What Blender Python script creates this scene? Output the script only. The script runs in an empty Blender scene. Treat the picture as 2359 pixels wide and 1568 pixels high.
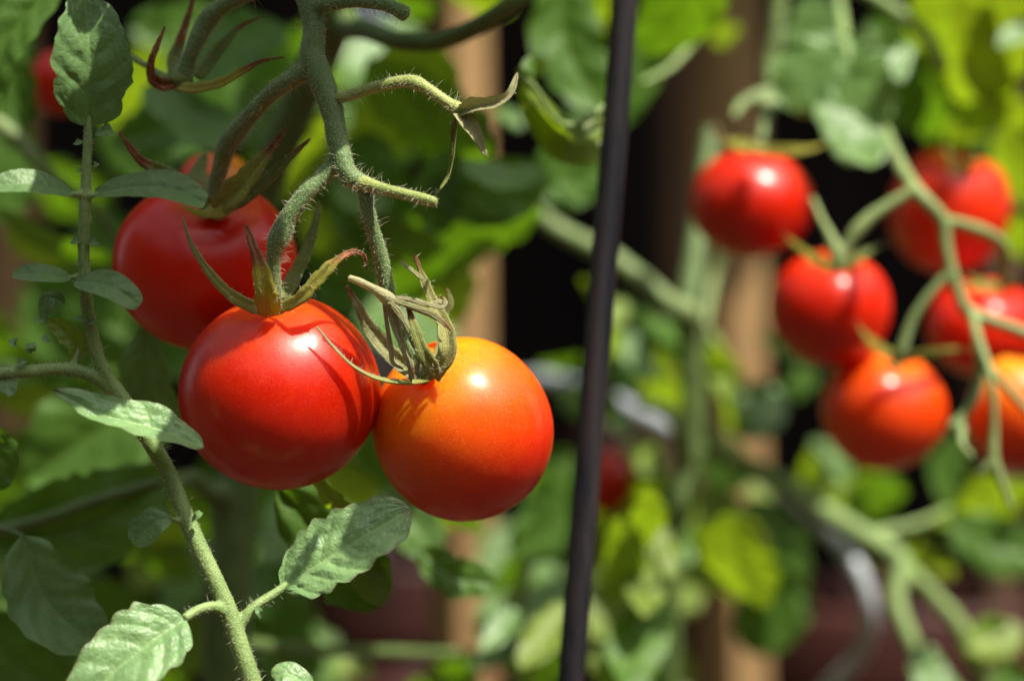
import bpy, bmesh, math, random
import numpy as np
from mathutils import Vector, Matrix, noise

SC = bpy.context.scene
COL = SC.collection
R = math.radians

# ------------------------------------------------------------------ camera, world, sun, exposure
CAM_H = 0.50
K = 23.7 / 70.0 / 2359.0            # metres per picture unit per metre of distance
cam_d = bpy.data.cameras.new('camera')
cam_d.lens = 70.0; cam_d.sensor_width = 23.7; cam_d.sensor_fit = 'HORIZONTAL'
cam_d.clip_start = 0.02; cam_d.clip_end = 500
cam_d.dof.use_dof = True; cam_d.dof.focus_distance = 0.556; cam_d.dof.aperture_fstop = 5.3
cam_d.dof.aperture_blades = 0
cam = bpy.data.objects.new('camera', cam_d); COL.objects.link(cam)
cam.location = (0, 0, CAM_H); cam.rotation_euler = (R(90), 0, 0)
SC.camera = cam

SUN = Vector((0.385, -0.34, 0.86)).normalized()
elev = math.asin(SUN.z); azim = math.atan2(SUN.x, SUN.y)
w = bpy.data.worlds.new('World'); SC.world = w; w.use_nodes = True
nt = w.node_tree; nt.nodes.clear()
sky = nt.nodes.new('ShaderNodeTexSky'); sky.sky_type = 'NISHITA'; sky.sun_disc = False
sky.sun_elevation = elev; sky.sun_rotation = azim
bg = nt.nodes.new('ShaderNodeBackground'); bg.inputs[1].default_value = 0.115
wo = nt.nodes.new('ShaderNodeOutputWorld')
sky.dust_density = 3.0
hs = nt.nodes.new('ShaderNodeHueSaturation'); hs.inputs['Saturation'].default_value = 0.40
nt.links.new(sky.outputs[0], hs.inputs['Color']); nt.links.new(hs.outputs[0], bg.inputs[0]); nt.links.new(bg.outputs[0], wo.inputs[0])
sd = bpy.data.lights.new('sun', 'SUN'); sd.energy = 5.0; sd.angle = R(0.5); sd.color = (1.0, 0.94, 0.82)
so = bpy.data.objects.new('sun', sd); COL.objects.link(so)
so.rotation_euler = SUN.to_track_quat('Z', 'Y').to_euler()
SC.view_settings.view_transform = 'Standard'; SC.view_settings.look = 'None'
SC.view_settings.gamma = 1; SC.view_settings.exposure = 0.75
SC.render.engine = 'CYCLES'
SC.cycles.use_denoising = True
SC.cycles.max_bounces = 8; SC.cycles.transmission_bounces = 4; SC.cycles.diffuse_bounces = 4
SC.cycles.caustics_reflective = False; SC.cycles.caustics_refractive = False

# ------------------------------------------------------------------ helpers
def P(x, y, d):
    return Vector(((x - 1179.5) * K * d, d, CAM_H + (784 - y) * K * d))

def cat(pts, n):
    """Catmull-Rom through tuples/vectors of any length, n samples per span."""
    a = np.array([list(p) for p in pts], float)
    if len(a) == 2:
        return [a[0] + (a[1] - a[0]) * t for t in np.linspace(0, 1, n + 1)]
    a = np.vstack([2 * a[0] - a[1], a, 2 * a[-1] - a[-2]])
    out = []
    for i in range(1, len(a) - 2):
        p0, p1, p2, p3 = a[i - 1:i + 3]
        for j in range(n):
            t = j / n
            out.append(0.5 * ((2 * p1) + (-p0 + p2) * t + (2 * p0 - 5 * p1 + 4 * p2 - p3) * t * t + (-p0 + 3 * p1 - 3 * p2 + p3) * t ** 3))
    out.append(a[-2])
    return out

def mesh_obj(name, verts, faces, mat, parent=None, smooth=True, attrs=None):
    me = bpy.data.meshes.new(name)
    me.from_pydata([tuple(v) for v in verts], [], faces)
    if smooth:
        me.polygons.foreach_set('use_smooth', [True] * len(me.polygons))
    for k, vals in (attrs or {}).items():
        at = me.attributes.new(k, 'FLOAT', 'POINT'); at.data.foreach_set('value', [float(v) for v in vals])
    me.materials.append(mat)
    o = bpy.data.objects.new(name, me); COL.objects.link(o)
    if parent is not None:
        adopt(o, parent)
    return o

def adopt(o, parent):
    o.parent = parent
    off = Vector((0, 0, 0)); p = parent
    while p is not None:
        off += p.location; p = p.parent
    if o.type == 'MESH' and o.location.length == 0:
        o.data.transform(Matrix.Translation(-off))
    else:
        o.location = o.location - off

def empty(name, loc):
    o = bpy.data.objects.new(name, None); o.empty_display_size = 0.01
    COL.objects.link(o); o.location = loc
    return o

def tag(o, label=None, cat_=None, group=None, kind=None):
    if label: o['label'] = label
    if cat_: o['category'] = cat_
    if group: o['group'] = group
    if kind: o['kind'] = kind
    return o

def frames(c):
    """parallel transport frames along points c"""
    T = []
    for i in range(len(c)):
        a = c[max(0, i - 1)]; b = c[min(len(c) - 1, i + 1)]
        T.append((b - a).normalized())
    up = Vector((0, -1, 0))
    n = (up - T[0] * up.dot(T[0]))
    if n.length < 1e-3: n = Vector((1, 0, 0)) - T[0] * T[0].x
    n.normalize(); N = [n]
    for i in range(1, len(c)):
        n = N[-1] - T[i] * N[-1].dot(T[i]); n.normalize(); N.append(n)
    return T, N, [T[i].cross(N[i]) for i in range(len(c))]

def tube_geo(pts, seg=12, n=6, wob=0.0, seed=0, ribs=0, ribamp=0.0):
    """pts: (x, y, d, r_px).  Closed tapered tube; returns verts, faces, u"""
    s = cat(pts, n)
    c = [P(q[0], q[1], q[2]) for q in s]; rr = [max(1e-5, q[3] * K * q[2]) for q in s]
    T, N, B = frames(c)
    V, F, U = [], [], []
    m = len(c)
    for i in range(m):
        for j in range(seg):
            a = 2 * math.pi * j / seg
            dirv = N[i] * math.cos(a) + B[i] * math.sin(a)
            r = rr[i]
            if ribs: r *= 1 + ribamp * math.cos(ribs * a)
            if wob:
                r *= 1 + wob * noise.noise((c[i] + dirv * r) * 260 + Vector((seed, 0, 0)))
            V.append(c[i] + dirv * r); U.append(i / (m - 1))
    for i in range(m - 1):
        for j in range(seg):
            k = (j + 1) % seg
            F.append((i * seg + j, i * seg + k, (i + 1) * seg + k, (i + 1) * seg + j))
    V.append(c[0] - T[0] * rr[0] * 0.5); U.append(0); V.append(c[-1] + T[-1] * rr[-1] * 0.5); U.append(1)
    a0 = len(V) - 2; a1 = len(V) - 1
    for j in range(seg):
        k = (j + 1) % seg
        F.append((a0, k, j)); F.append((a1, (m - 1) * seg + j, (m - 1) * seg + k))
    return V, F, U

def join_geo(gs):
    V, F, A = [], [], []
    for g in gs:
        o = len(V); V += g[0]; F += [tuple(i + o for i in f) for f in g[1]]; A += g[2]
    return V, F, A

def tube(name, pts, mat, parent=None, **kw):
    V, F, U = tube_geo(pts, **kw)
    return mesh_obj(name, V, F, mat, parent)

def fused(name, specs, mat, parent=None, voxel=0.00028, sm=5, seg=16, wob=0.10):
    """several overlapping tubes melted into one organic branching stalk"""
    gs = [tube_geo(s, seg=seg, n=8, wob=wob, seed=i) for i, s in enumerate(specs)]
    V, F, A = join_geo(gs)
    o = mesh_obj(name, V, F, mat)
    m = o.modifiers.new('r', 'REMESH'); m.mode = 'VOXEL'; m.voxel_size = voxel; m.use_smooth_shade = True
    s = o.modifiers.new('s', 'SMOOTH'); s.iterations = sm; s.factor = 0.5
    dg = bpy.context.evaluated_depsgraph_get(); dg.update()
    me = bpy.data.meshes.new_from_object(o.evaluated_get(dg))
    me.materials.clear(); me.materials.append(mat)
    me.polygons.foreach_set('use_smooth', [True] * len(me.polygons))
    me.name = name
    o.modifiers.clear(); o.data = me
    if parent is not None: adopt(o, parent)
    return o

def world_off(o):
    off = Vector((0, 0, 0)); p = o
    while p is not None:
        off += p.location; p = p.parent
    return off

def hairs(src_objs, parent, mat, dens_short=0, dens_long=0, seed=1, l_short=(0.00012, 0.0003), l_long=(0.0008, 0.0024), rs=0.00003, rl=0.000035, glands=True):
    """short fuzz and longer bristles standing on the surface of the given meshes (densities per mm2)"""
    rng = np.random.default_rng(seed)
    V, F = [], []
    for o in src_objs:
        me = o.data; off = world_off(o)
        co = np.empty(len(me.vertices) * 3); me.vertices.foreach_get('co', co); co = co.reshape(-1, 3) + np.array(off)
        me.calc_loop_triangles()
        tr = np.empty(len(me.loop_triangles) * 3, int); me.loop_triangles.foreach_get('vertices', tr); tr = tr.reshape(-1, 3)
        a, b, c = co[tr[:, 0]], co[tr[:, 1]], co[tr[:, 2]]
        nn = np.cross(b - a, c - a); ar = np.linalg.norm(nn, axis=1) / 2
        tot = ar.sum() * 1e6
        for dens, ll, rad, kind in ((dens_short, l_short, rs, 0), (dens_long, l_long, rl, 1)):
            cnt = int(tot * dens)
            if not cnt: continue
            idx = rng.choice(len(ar), cnt, p=ar / ar.sum())
            u = rng.random(cnt); v = rng.random(cnt); f = u + v > 1; u[f] = 1 - u[f]; v[f] = 1 - v[f]
            pt = a[idx] + (b[idx] - a[idx]) * u[:, None] + (c[idx] - a[idx]) * v[:, None]
            nr = nn[idx] / (np.linalg.norm(nn[idx], axis=1)[:, None] + 1e-12)
            nr = nr + rng.normal(0, 0.28 if kind else 0.3, (cnt, 3)); nr /= np.linalg.norm(nr, axis=1)[:, None]
            ln = ll[0] + (ll[1] - ll[0]) * rng.random(cnt) ** 1.6
            h = np.cross(nr, rng.normal(0, 1, (cnt, 3))); h /= np.linalg.norm(h, axis=1)[:, None]
            g = np.cross(nr, h)
            bend = rng.normal(0, 0.22, cnt)
            for i in range(cnt):
                p, n_, hh, gg, L = pt[i], nr[i], h[i], g[i], ln[i]
                o0 = len(V)
                if kind == 0:
                    for k in range(3):
                        t = 2.094 * k; V.append(p + (hh * math.cos(t) + gg * math.sin(t)) * rad - n_ * 0.00004)
                    V.append(p + n_ * L)
                    F += [(o0, o0 + 1, o0 + 3), (o0 + 1, o0 + 2, o0 + 3), (o0 + 2, o0, o0 + 3)]
                    if glands and i % 3 == 0:
                        q = p + n_ * L; gr = 0.000055 + 0.00003 * (i % 5) / 4; o1 = len(V)
                        V += [q + hh * gr, q + gg * gr, q - hh * gr, q - gg * gr, q + n_ * gr, q - n_ * gr]
                        for k in range(4):
                            F += [(o1 + k, o1 + (k + 1) % 4, o1 + 4), (o1 + (k + 1) % 4, o1 + k, o1 + 5)]
                else:
                    mid = p + n_ * L * 0.55 + hh * L * 0.08 * bend[i] * 4
                    tip = p + n_ * L + hh * L * bend[i] - np.array((0, 0, 1)) * L * 0.08
                    for (q, rr) in ((p - n_ * 0.0001, rad * 1.5), (mid, rad)):
                        for k in range(3):
                            t = 2.094 * k; V.append(q + (hh * math.cos(t) + gg * math.sin(t)) * rr)
                    V.append(tip)
                    for k in range(3):
                        k2 = (k + 1) % 3
                        F += [(o0 + k, o0 + k2, o0 + 3 + k2, o0 + 3 + k), (o0 + 3 + k, o0 + 3 + k2, o0 + 6)]
    o = mesh_obj('fine_hairs', V, F, mat, parent)
    o['kind'] = 'stuff'
    return o

# ------------------------------------------------------------------ materials
class NB:
    def __init__(s, name):
        s.m = bpy.data.materials.new(name); s.m.use_nodes = True
        s.t = s.m.node_tree; s.t.nodes.clear()
        s.out = s.n('OutputMaterial')
    def n(s, kind, **kw):
        nd = s.t.nodes.new('ShaderNode' + kind)
        for k, v in kw.items(): setattr(nd, k, v)
        return nd
    def set(s, nd, **kw):
        for k, v in kw.items():
            k = k.replace('_', ' ')
            if hasattr(v, 'is_output') or isinstance(v, bpy.types.NodeSocket): s.t.links.new(v, nd.inputs[k])
            else: nd.inputs[k].default_value = v
        return nd
    def L(s, a, b): s.t.links.new(a, b)
    def obj(s):
        return s.n('TexCoord').outputs['Object']
    def noise(s, scale, detail=3, rough=0.5, vec=None):
        nd = s.n('TexNoise'); nd.inputs['Scale'].default_value = scale; nd.inputs['Detail'].default_value = detail
        nd.inputs['Roughness'].default_value = rough
        s.L(vec or s.obj(), nd.inputs['Vector']); return nd.outputs['Fac']
    def ramp(s, fac, stops, interp='LINEAR'):
        nd = s.n('ValToRGB'); cr = nd.color_ramp; cr.interpolation = interp
        while len(cr.elements) < len(stops): cr.elements.new(0.5)
        for e, (p, c) in zip(cr.elements, stops):
            e.position = p; e.color = (*c, 1) if len(c) == 3 else c
        s.L(fac, nd.inputs[0]); return nd.outputs[0]
    def mix(s, fac, a, b, mode='MIX'):
        nd = s.n('Mix', data_type='RGBA', blend_type=mode); nd.clamp_factor = True
        for sock, v in ((nd.inputs[0], fac), (nd.inputs[6], a), (nd.inputs[7], b)):
            if isinstance(v, bpy.types.NodeSocket): s.L(v, sock)
            elif isinstance(v, (int, float)): sock.default_value = v
            else: sock.default_value = (*v, 1)
        return nd.outputs[2]
    def math(s, op, a, b=0.0, clamp=False):
        nd = s.n('Math', operation=op); nd.use_clamp = clamp
        for sock, v in ((nd.inputs[0], a), (nd.inputs[1], b)):
            if isinstance(v, bpy.types.NodeSocket): s.L(v, sock)
            else: sock.default_value = v
        return nd.outputs[0]
    def attr(s, name):
        nd = s.n('Attribute'); nd.attribute_name = name; return nd.outputs['Fac']
    def bump(s, h, dist, strength=1.0, normal=None):
        nd = s.n('Bump'); nd.inputs['Distance'].default_value = dist; nd.inputs['Strength'].default_value = strength
        s.L(h, nd.inputs['Height'])
        if normal is not None: s.L(normal, nd.inputs['Normal'])
        return nd.outputs[0]

def leaf_mat(name, top, under, trans, tfac=0.38, rough=0.42, spec=0.5, red=0.0, sheen=0.0):
    b = NB(name)
    geo = b.n('NewGeometry')
    n1 = b.noise(90, 4); n2 = b.noise(600, 3); v = b.attr('vein')
    vary = b.math('ADD', b.math('MULTIPLY', n1, 0.9), b.math('MULTIPLY', n2, 0.35))
    def shade(c, k0, k1):
        return b.ramp(vary, [(0.3, tuple(x * k0 for x in c)), (0.9, (min(1, c[0] * k1 * 1.15), min(1, c[1] * k1), c[2] * k1))])
    veincol = (min(1, top[0] * 2.0), min(1, top[1] * 1.55), top[2] * 1.5)
    ctop = b.mix(b.math('MULTIPLY', v, 0.35), shade(top, 0.72, 1.3), veincol)
    cund = b.mix(b.math('MULTIPLY', v, 0.5), shade(under, 0.8, 1.25), tuple(min(1, x * 1.5) for x in under))
    e = b.attr('edge')
    if red:
        ctop = b.mix(b.math('MULTIPLY', e, red), ctop, (0.10, 0.035, 0.02))
    col = b.mix(geo.outputs['Backfacing'], ctop, cund)
    p = b.n('BsdfPrincipled')
    b.set(p, Base_Color=col, Roughness=rough, Specular_IOR_Level=spec)
    if sheen:
        b.set(p, Sheen_Weight=sheen, Sheen_Roughness=0.5)
    # fine net of veinlets + fuzz
    vo = b.n('TexVoronoi', feature='DISTANCE_TO_EDGE'); vo.inputs['Scale'].default_value = 800; b.L(b.obj(), vo.inputs['Vector'])
    net = b.math('MINIMUM', b.math('MULTIPLY', vo.outputs['Distance'], 2.2), 0.5)
    h = b.math('ADD', net, b.math('MULTIPLY', b.noise(2600, 2), 0.5))
    bp = b.bump(h, 0.00016, 0.6)
    b.L(bp, p.inputs['Normal'])
    tr = b.n('BsdfTranslucent')
    tc = b.mix(b.math('MULTIPLY', v, 0.6), b.ramp(vary, [(0.3, tuple(x * 0.6 for x in trans)), (0.9, tuple(min(1, x * 1.2) for x in trans))]), tuple(x * 0.45 for x in trans))
    b.L(tc, tr.inputs['Color'])
    mx = b.n('MixShader'); mx.inputs[0].default_value = tfac
    b.L(p.outputs[0], mx.inputs[1]); b.L(tr.outputs[0], mx.inputs[2]); b.L(mx.outputs[0], b.out.inputs[0])
    return b.m

def stem_mat(name, c0, c1, speck=(0.45, 0.42, 0.20), speckf=0.5, rough=0.55, sc=1.0):
    b = NB(name)
    n1 = b.noise(160 * sc, 4); n2 = b.noise(1500 * sc, 3)
    base = b.ramp(b.math('ADD', b.math('MULTIPLY', n1, 0.7), b.math('MULTIPLY', n2, 0.35)), [(0.32, c0), (0.72, c1)])
    vo = b.n('TexVoronoi'); vo.inputs['Scale'].default_value = 2600 * sc; b.L(b.obj(), vo.inputs['Vector'])
    dots = b.math('MULTIPLY', b.math('LESS_THAN', vo.outputs['Distance'], 0.30), speckf)
    col = b.mix(dots, base, speck)
    p = b.n('BsdfPrincipled'); b.set(p, Base_Color=col, Roughness=rough, Specular_IOR_Level=0.4, Sheen_Weight=0.10, Sheen_Roughness=0.4)
    b.set(p, Subsurface_Weight=0.15, Subsurface_Radius=(0.4, 0.6, 0.15), Subsurface_Scale=0.002)
    h = b.math('ADD', b.math('MULTIPLY', n2, 1.0), b.math('MULTIPLY', vo.outputs['Distance'], -0.5))
    b.L(b.bump(h, 0.00018, 0.8), p.inputs['Normal']); b.L(p.outputs[0], b.out.inputs[0])
    return b.m

def tomato_mat(name, red, mid, yellow, sss=0.75, glitter=0.3):
    """'ripe' 0 = red, 0.5 = mid, 1 = yellow"""
    b = NB(name)
    r = b.attr('ripe')
    r2 = b.math('ADD', r, b.math('MULTIPLY', b.math('SUBTRACT', b.noise(260, 4, 0.6), 0.5), 0.22))
    base = b.ramp(r2, [(0.0, red), (0.5, mid), (1.0, yellow)])
    gr = b.noise(2600, 2, 0.6)
    base = b.mix(b.math('MULTIPLY', b.ramp(gr, [(0.42, (0, 0, 0)), (0.62, (0.42, 0.42, 0.42))]), b.math('ADD', b.math('MULTIPLY', r, 1.6), 0.25), True), base, tuple(min(1, x * 1.1 + 0.025 * (k_ == 1)) for k_, x in enumerate(mid)))
    big = b.noise(70, 3)
    base = b.mix(b.math('MULTIPLY', big, 0.14), base, tuple(x * 0.72 for x in red))
    vo = b.n('TexVoronoi'); vo.inputs['Scale'].default_value = 2100; b.L(b.obj(), vo.inputs['Vector'])
    dot = b.math('LESS_THAN', vo.outputs['Distance'], 0.22)
    sel = b.math('GREATER_THAN', b.noise(420, 2), 0.52)
    dotf = b.math('MULTIPLY', b.math('MULTIPLY', dot, sel), b.math('MULTIPLY', b.math('ADD', b.math('MULTIPLY', r, 2.2), 0.45), glitter))
    col = b.mix(dotf, base, tuple(min(1, x * 1.15 + 0.12) for x in mid))
    p = b.n('BsdfPrincipled')
    b.set(p, Base_Color=col, Specular_IOR_Level=0.22, Coat_Weight=0.42, Coat_Roughness=0.225,
          Subsurface_Weight=sss, Subsurface_Radius=(1.0, 0.25, 0.08), Subsurface_Scale=0.016)
    b.L(b.ramp(b.noise(330, 4, 0.65), [(0.35, (0.34, 0.34, 0.34)), (0.70, (0.52, 0.52, 0.52))]), p.inputs['Roughness'])
    h = b.math('ADD', b.math('MULTIPLY', b.noise(1900, 2), 1.0), b.math('MULTIPLY', b.noise(240, 3), 1.6))
    b.L(b.bump(h, 0.00006, 0.55), p.inputs['Normal'])
    b.L(p.outputs[0], b.out.inputs[0])
    return b.m

def sepal_mat(name):
    b = NB(name)
    cx_ = b.n('CombineXYZ'); b.L(b.math('MULTIPLY', b.attr('along'), 2.5), cx_.inputs[0]); b.L(b.math('MULTIPLY', b.attr('across'), 9.0), cx_.inputs[1])
    streak = b.noise(1.0, 3, 0.6, cx_.outputs[0])
    n0 = b.noise(500, 4, 0.6); n2 = b.noise(2200, 3)
    n1 = b.math('ADD', b.math('MULTIPLY', n0, 0.5), b.math('MULTIPLY', streak, 0.5))
    green = b.ramp(n1, [(0.3, (0.14, 0.20, 0.03)), (0.7, (0.28, 0.34, 0.08))])
    yel = b.ramp(n1, [(0.3, (0.42, 0.38, 0.03)), (0.7, (0.62, 0.54, 0.06))])
    br = b.ramp(n1, [(0.3, (0.09, 0.028, 0.012)), (0.5, (0.34, 0.10, 0.03)), (0.7, (0.58, 0.26, 0.10))])
    pale = b.ramp(n1, [(0.3, (0.38, 0.37, 0.16)), (0.7, (0.64, 0.59, 0.36))])
    c = b.mix(b.attr('yellow'), green, yel); c = b.mix(b.attr('pale'), c, pale)
    bf = b.math('MULTIPLY', b.math('ADD', b.attr('brown'), b.math('MULTIPLY', b.math('SUBTRACT', n1, 0.5), 0.9)), 1.0, True)
    bf = b.math('MULTIPLY', bf, b.math('GREATER_THAN', b.attr('brown'), 0.01))
    c = b.mix(bf, c, br)
    p = b.n('BsdfPrincipled'); b.set(p, Base_Color=c, Roughness=0.6, Specular_IOR_Level=0.35, Sheen_Weight=0.2)
    b.L(b.bump(b.math('ADD', n2, b.math('MULTIPLY', streak, 1.5)), 0.00025, 0.9), p.inputs['Normal'])
    tr = b.n('BsdfTranslucent'); b.L(c, tr.inputs['Color'])
    mx = b.n('MixShader'); mx.inputs[0].default_value = 0.36
    b.L(p.outputs[0], mx.inputs[1]); b.L(tr.outputs[0], mx.inputs[2]); b.L(mx.outputs[0], b.out.inputs[0])
    return b.m

def plain_mat(name, c0, c1, sc, rough=0.6, metal=0.0, bumpd=0.0, spec=0.5, stretch=None, coat=0.0):
    b = NB(name)
    vec = b.obj()
    if stretch:
        mp = b.n('Mapping'); mp.inputs['Scale'].default_value = stretch; b.L(vec, mp.inputs['Vector']); vec = mp.outputs[0]
    n1 = b.noise(sc, 5, 0.6, vec)
    c = b.ramp(n1, [(0.32, c0), (0.68, c1)])
    p = b.n('BsdfPrincipled'); b.set(p, Base_Color=c, Roughness=rough, Metallic=metal, Specular_IOR_Level=spec, Coat_Weight=coat, Coat_Roughness=0.15)
    if bumpd: b.L(b.bump(n1, bumpd, 0.7), p.inputs['Normal'])
    b.L(p.outputs[0], b.out.inputs[0]); return b.m

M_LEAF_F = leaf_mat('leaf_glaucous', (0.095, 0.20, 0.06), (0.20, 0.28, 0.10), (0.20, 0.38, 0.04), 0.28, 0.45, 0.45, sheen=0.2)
M_LEAF_L = leaf_mat('leaf_lit', (0.165, 0.32, 0.115), (0.26, 0.33, 0.12), (0.24, 0.42, 0.04), 0.26, 0.43, 0.5, red=0.8, sheen=0.15)  # paler copy of the front leaf green, sunlit brightness put into its colour
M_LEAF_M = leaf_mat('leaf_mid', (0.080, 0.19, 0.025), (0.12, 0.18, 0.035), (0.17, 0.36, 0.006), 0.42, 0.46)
M_LEAF_B = leaf_mat('leaf_glaucous_back', (0.105, 0.225, 0.055), (0.20, 0.28, 0.11), (0.25, 0.42, 0.03), 0.28, 0.36, 0.5, sheen=0.2)
M_LEAF_Y = leaf_mat('leaf_young', (0.18, 0.29, 0.04), (0.22, 0.31, 0.05), (0.30, 0.46, 0.010), 0.50, 0.45)
M_STEM_F = stem_mat('stem_front', (0.080, 0.150, 0.045), (0.155, 0.245, 0.085), (0.50, 0.50, 0.24), 0.45)
M_STEM_Y = stem_mat('stem_yellowish', (0.20, 0.27, 0.05), (0.36, 0.40, 0.12), (0.6, 0.55, 0.3), 0.4)
M_STEM_P = stem_mat('stem_pale', (0.13, 0.215, 0.055), (0.24, 0.34, 0.11), (0.6, 0.6, 0.3), 0.2)
M_STEM_B = stem_mat('stem_back', (0.10, 0.16, 0.05), (0.20, 0.27, 0.09), speckf=0.1)
M_STEM_D = stem_mat('stem_dark', (0.055, 0.10, 0.02), (0.10, 0.16, 0.035), speckf=0.1)
M_STEM_T = stem_mat('stem_truss', (0.15, 0.22, 0.07), (0.25, 0.31, 0.11), speckf=0.1)
M_SEPAL = sepal_mat('sepal')
M_TOM_R = tomato_mat('tomato_red', (0.52, 0.007, 0.0003), (0.72, 0.07, 0.001), (0.80, 0.30, 0.01))
M_TOM_O = tomato_mat('tomato_orange', (0.62, 0.012, 0.001), (0.78, 0.11, 0.002), (0.84, 0.38, 0.006), glitter=0.4)
M_TOM_D = tomato_mat('tomato_deep_red', (0.60, 0.009, 0.0005), (0.56, 0.03, 0.004), (0.8, 0.3, 0.01), glitter=0.2)
M_HAIR = plain_mat('plant_hair', (0.42, 0.42, 0.26), (0.70, 0.68, 0.50), 900, 0.4)
M_ROD = plain_mat('coated_steel', (0.006, 0.006, 0.010), (0.030, 0.024, 0.024), 260, 0.42, 0.0, 0.0006, 0.4, stretch=(1, 1, 0.12))
M_GALV = plain_mat('galvanised_steel', (0.32, 0.35, 0.38), (0.52, 0.55, 0.59), 90, 0.40, 0.25, 0.0002)
M_WOOD = plain_mat('fence_wood', (0.12, 0.068, 0.027), (0.38, 0.235, 0.10), 24, 0.75, 0, 0.001, 0.3, stretch=(4, 4, 0.25))
M_WOODD = plain_mat('dark_wood', (0.05, 0.027, 0.016), (0.11, 0.06, 0.03), 24, 0.8, 0, 0.001, 0.3, stretch=(4, 4, 0.25))
M_WALL = plain_mat('shade_black_boards', (0.0015, 0.0013, 0.0015), (0.004, 0.003, 0.003), 12, 0.9, 0, 0.001, 0.0, stretch=(4, 4, 0.25))  # near black carries the deep shade of the voids
M_POT = plain_mat('dark_red_glaze', (0.026, 0.007, 0.006), (0.055, 0.014, 0.010), 30, 0.6, 0, 0.0005, 0.25)
M_SOIL = plain_mat('soil', (0.03, 0.02, 0.013), (0.08, 0.055, 0.035), 18, 0.95, 0, 0.01, 0.2)

# ------------------------------------------------------------------ builders
def leaf_geo(pts, hw, nrm, a=0.55, bb=0.75, ser=0.10, nt=7, fold=0.18, curl=0.0, quilt=0.10, nv=14, nu=34, seed=0, wave=0.05, nveins=6, asym=1.0):
    """pts: (x, y, d) midrib base to tip.  hw in picture units.  nrm: direction its upper face looks."""
    rng = random.Random(seed)
    s = cat(pts, max(4, nu // (len(pts) - 1)))
    c = [P(*q) for q in s]; m = len(c) - 1
    Lm = sum((c[i + 1] - c[i]).length for i in range(m))
    W = hw * K * pts[len(pts) // 2][2]
    nrm = Vector(nrm).normalized()
    mx = (a / (a + bb)) ** a * (bb / (a + bb)) ** bb
    ph = [rng.uniform(0, 1) for _ in range(2)]
    V, F, VE, ED = [], [], [], []
    nvv = 2 * nv + 1
    for i in range(m + 1):
        u = i / m
        t = (c[min(m, i + 1)] - c[max(0, i - 1)]).normalized()
        n = (nrm - t * nrm.dot(t)).normalized(); sd_ = n.cross(t)
        w0 = (max(u, 0.0) ** a) * (max(1 - u, 0.0) ** bb) / mx
        for j in range(nvv):
            v = (j - nv) / nv; side = 0 if v < 0 else 1
            av = abs(v)
            k = nt * u + ph[side]
            tooth = 1 - abs(2 * (k % 1) - 1)                       # 0..1..0
            tooth = tooth ** 0.6 * (0.65 + 0.5 * noise.noise(Vector((math.floor(k) * 1.7 + seed, side * 2.1, 5))))
            irr = noise.noise(Vector((u * 5 + seed * 3.1, side * 7.7, 0))) + 0.5 * noise.noise(Vector((u * 12 + seed * 1.1, side * 3.7, 2)))
            ww = w0 * (1 + ser * (tooth - 0.5) * 2 * min(1, av * 1.3) * (1.2 - u) + ser * 1.2 * irr * av)
            if v < 0: ww *= asym
            x = v * W * ww
            al = u * Lm + av * av * 0.22 * W * w0                # points sweep forward
            jit = 0.32 * noise.noise(Vector((u * 3.7 + side * 9.1, av * 0.8, seed * 2.3))) + 0.10 * noise.noise(Vector((u * 11, av * 4 + side * 5, seed)))
            phi = (u * Lm * (1.12 - 0.22 * u) - 0.40 * abs(x) - 0.30 * x * x / W) / (Lm / nveins) + ph[side] + jit
            dv = abs((phi % 1) - 0.5) * (Lm / nveins)              # distance from vein (m)
            vs = Lm / nveins
            vm = max(0.0, (0.5 * vs - (0.5 * vs - dv)) )
            dist = (0.5 - abs((phi % 1) - 0.5)) * vs              # 0 at phi integer => vein
            side_v = math.exp(-(dist / (0.055 * vs)) ** 2) * (1 - 0.6 * av)
            mid_v = math.exp(-(x / (0.05 * W + 1e-6)) ** 2)
            bulge = (min(1, dist / (0.5 * vs)) ** 0.6) * min(1, abs(x) / (0.22 * W + 1e-9)) * (1 - 0.35 * av)
            z = fold * abs(x) - curl * x * abs(x) / W * (1 if x > 0 else -1)
            z += quilt * vs * bulge * (1 + 0.5 * noise.noise(Vector((u * 6 + seed, v * 3, 4)))) + quilt * 0.30 * vs * noise.noise(Vector((u * 17 + seed, v * 7.5, 1))) * min(1, abs(x) / (0.2 * W + 1e-9)) * min(1, 1.5 - av)
            z += wave * W * noise.noise(Vector((u * 3.3 + seed, v * 1.6, seed * 1.7))) * (0.3 + av)
            z += wave * W * 0.5 * av * av * math.sin(u * nt * 3.1 + side * 2 + seed)
            V.append(c[i] + t * (al - u * Lm) + sd_ * x + n * z)
            VE.append(min(1, max(mid_v, side_v * 0.7)))
            ED.append(max(0, (av - 0.9) / 0.1) * (0.4 + 0.6 * u) if av > 0.9 else max(0, (u - 0.93) / 0.07))
    for i in range(m):
        for j in range(nvv - 1):
            q = i * nvv + j
            F.append((q, q + 1, q + nvv + 1, q + nvv))
    # orient
    i0 = (m // 2) * nvv + nv
    e1 = V[i0 + 1] - V[i0]; e2 = V[i0 + nvv] - V[i0]
    if e1.cross(e2).dot(nrm) < 0: F = [f[::-1] for f in F]
    return V, F, VE, ED

def leaf(name, pts, hw, nrm, mat, parent=None, **kw):
    V, F, VE, ED = leaf_geo(pts, hw, nrm, **kw)
    return mesh_obj(name, V, F, mat, parent, attrs={'vein': VE, 'edge': ED})

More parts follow.
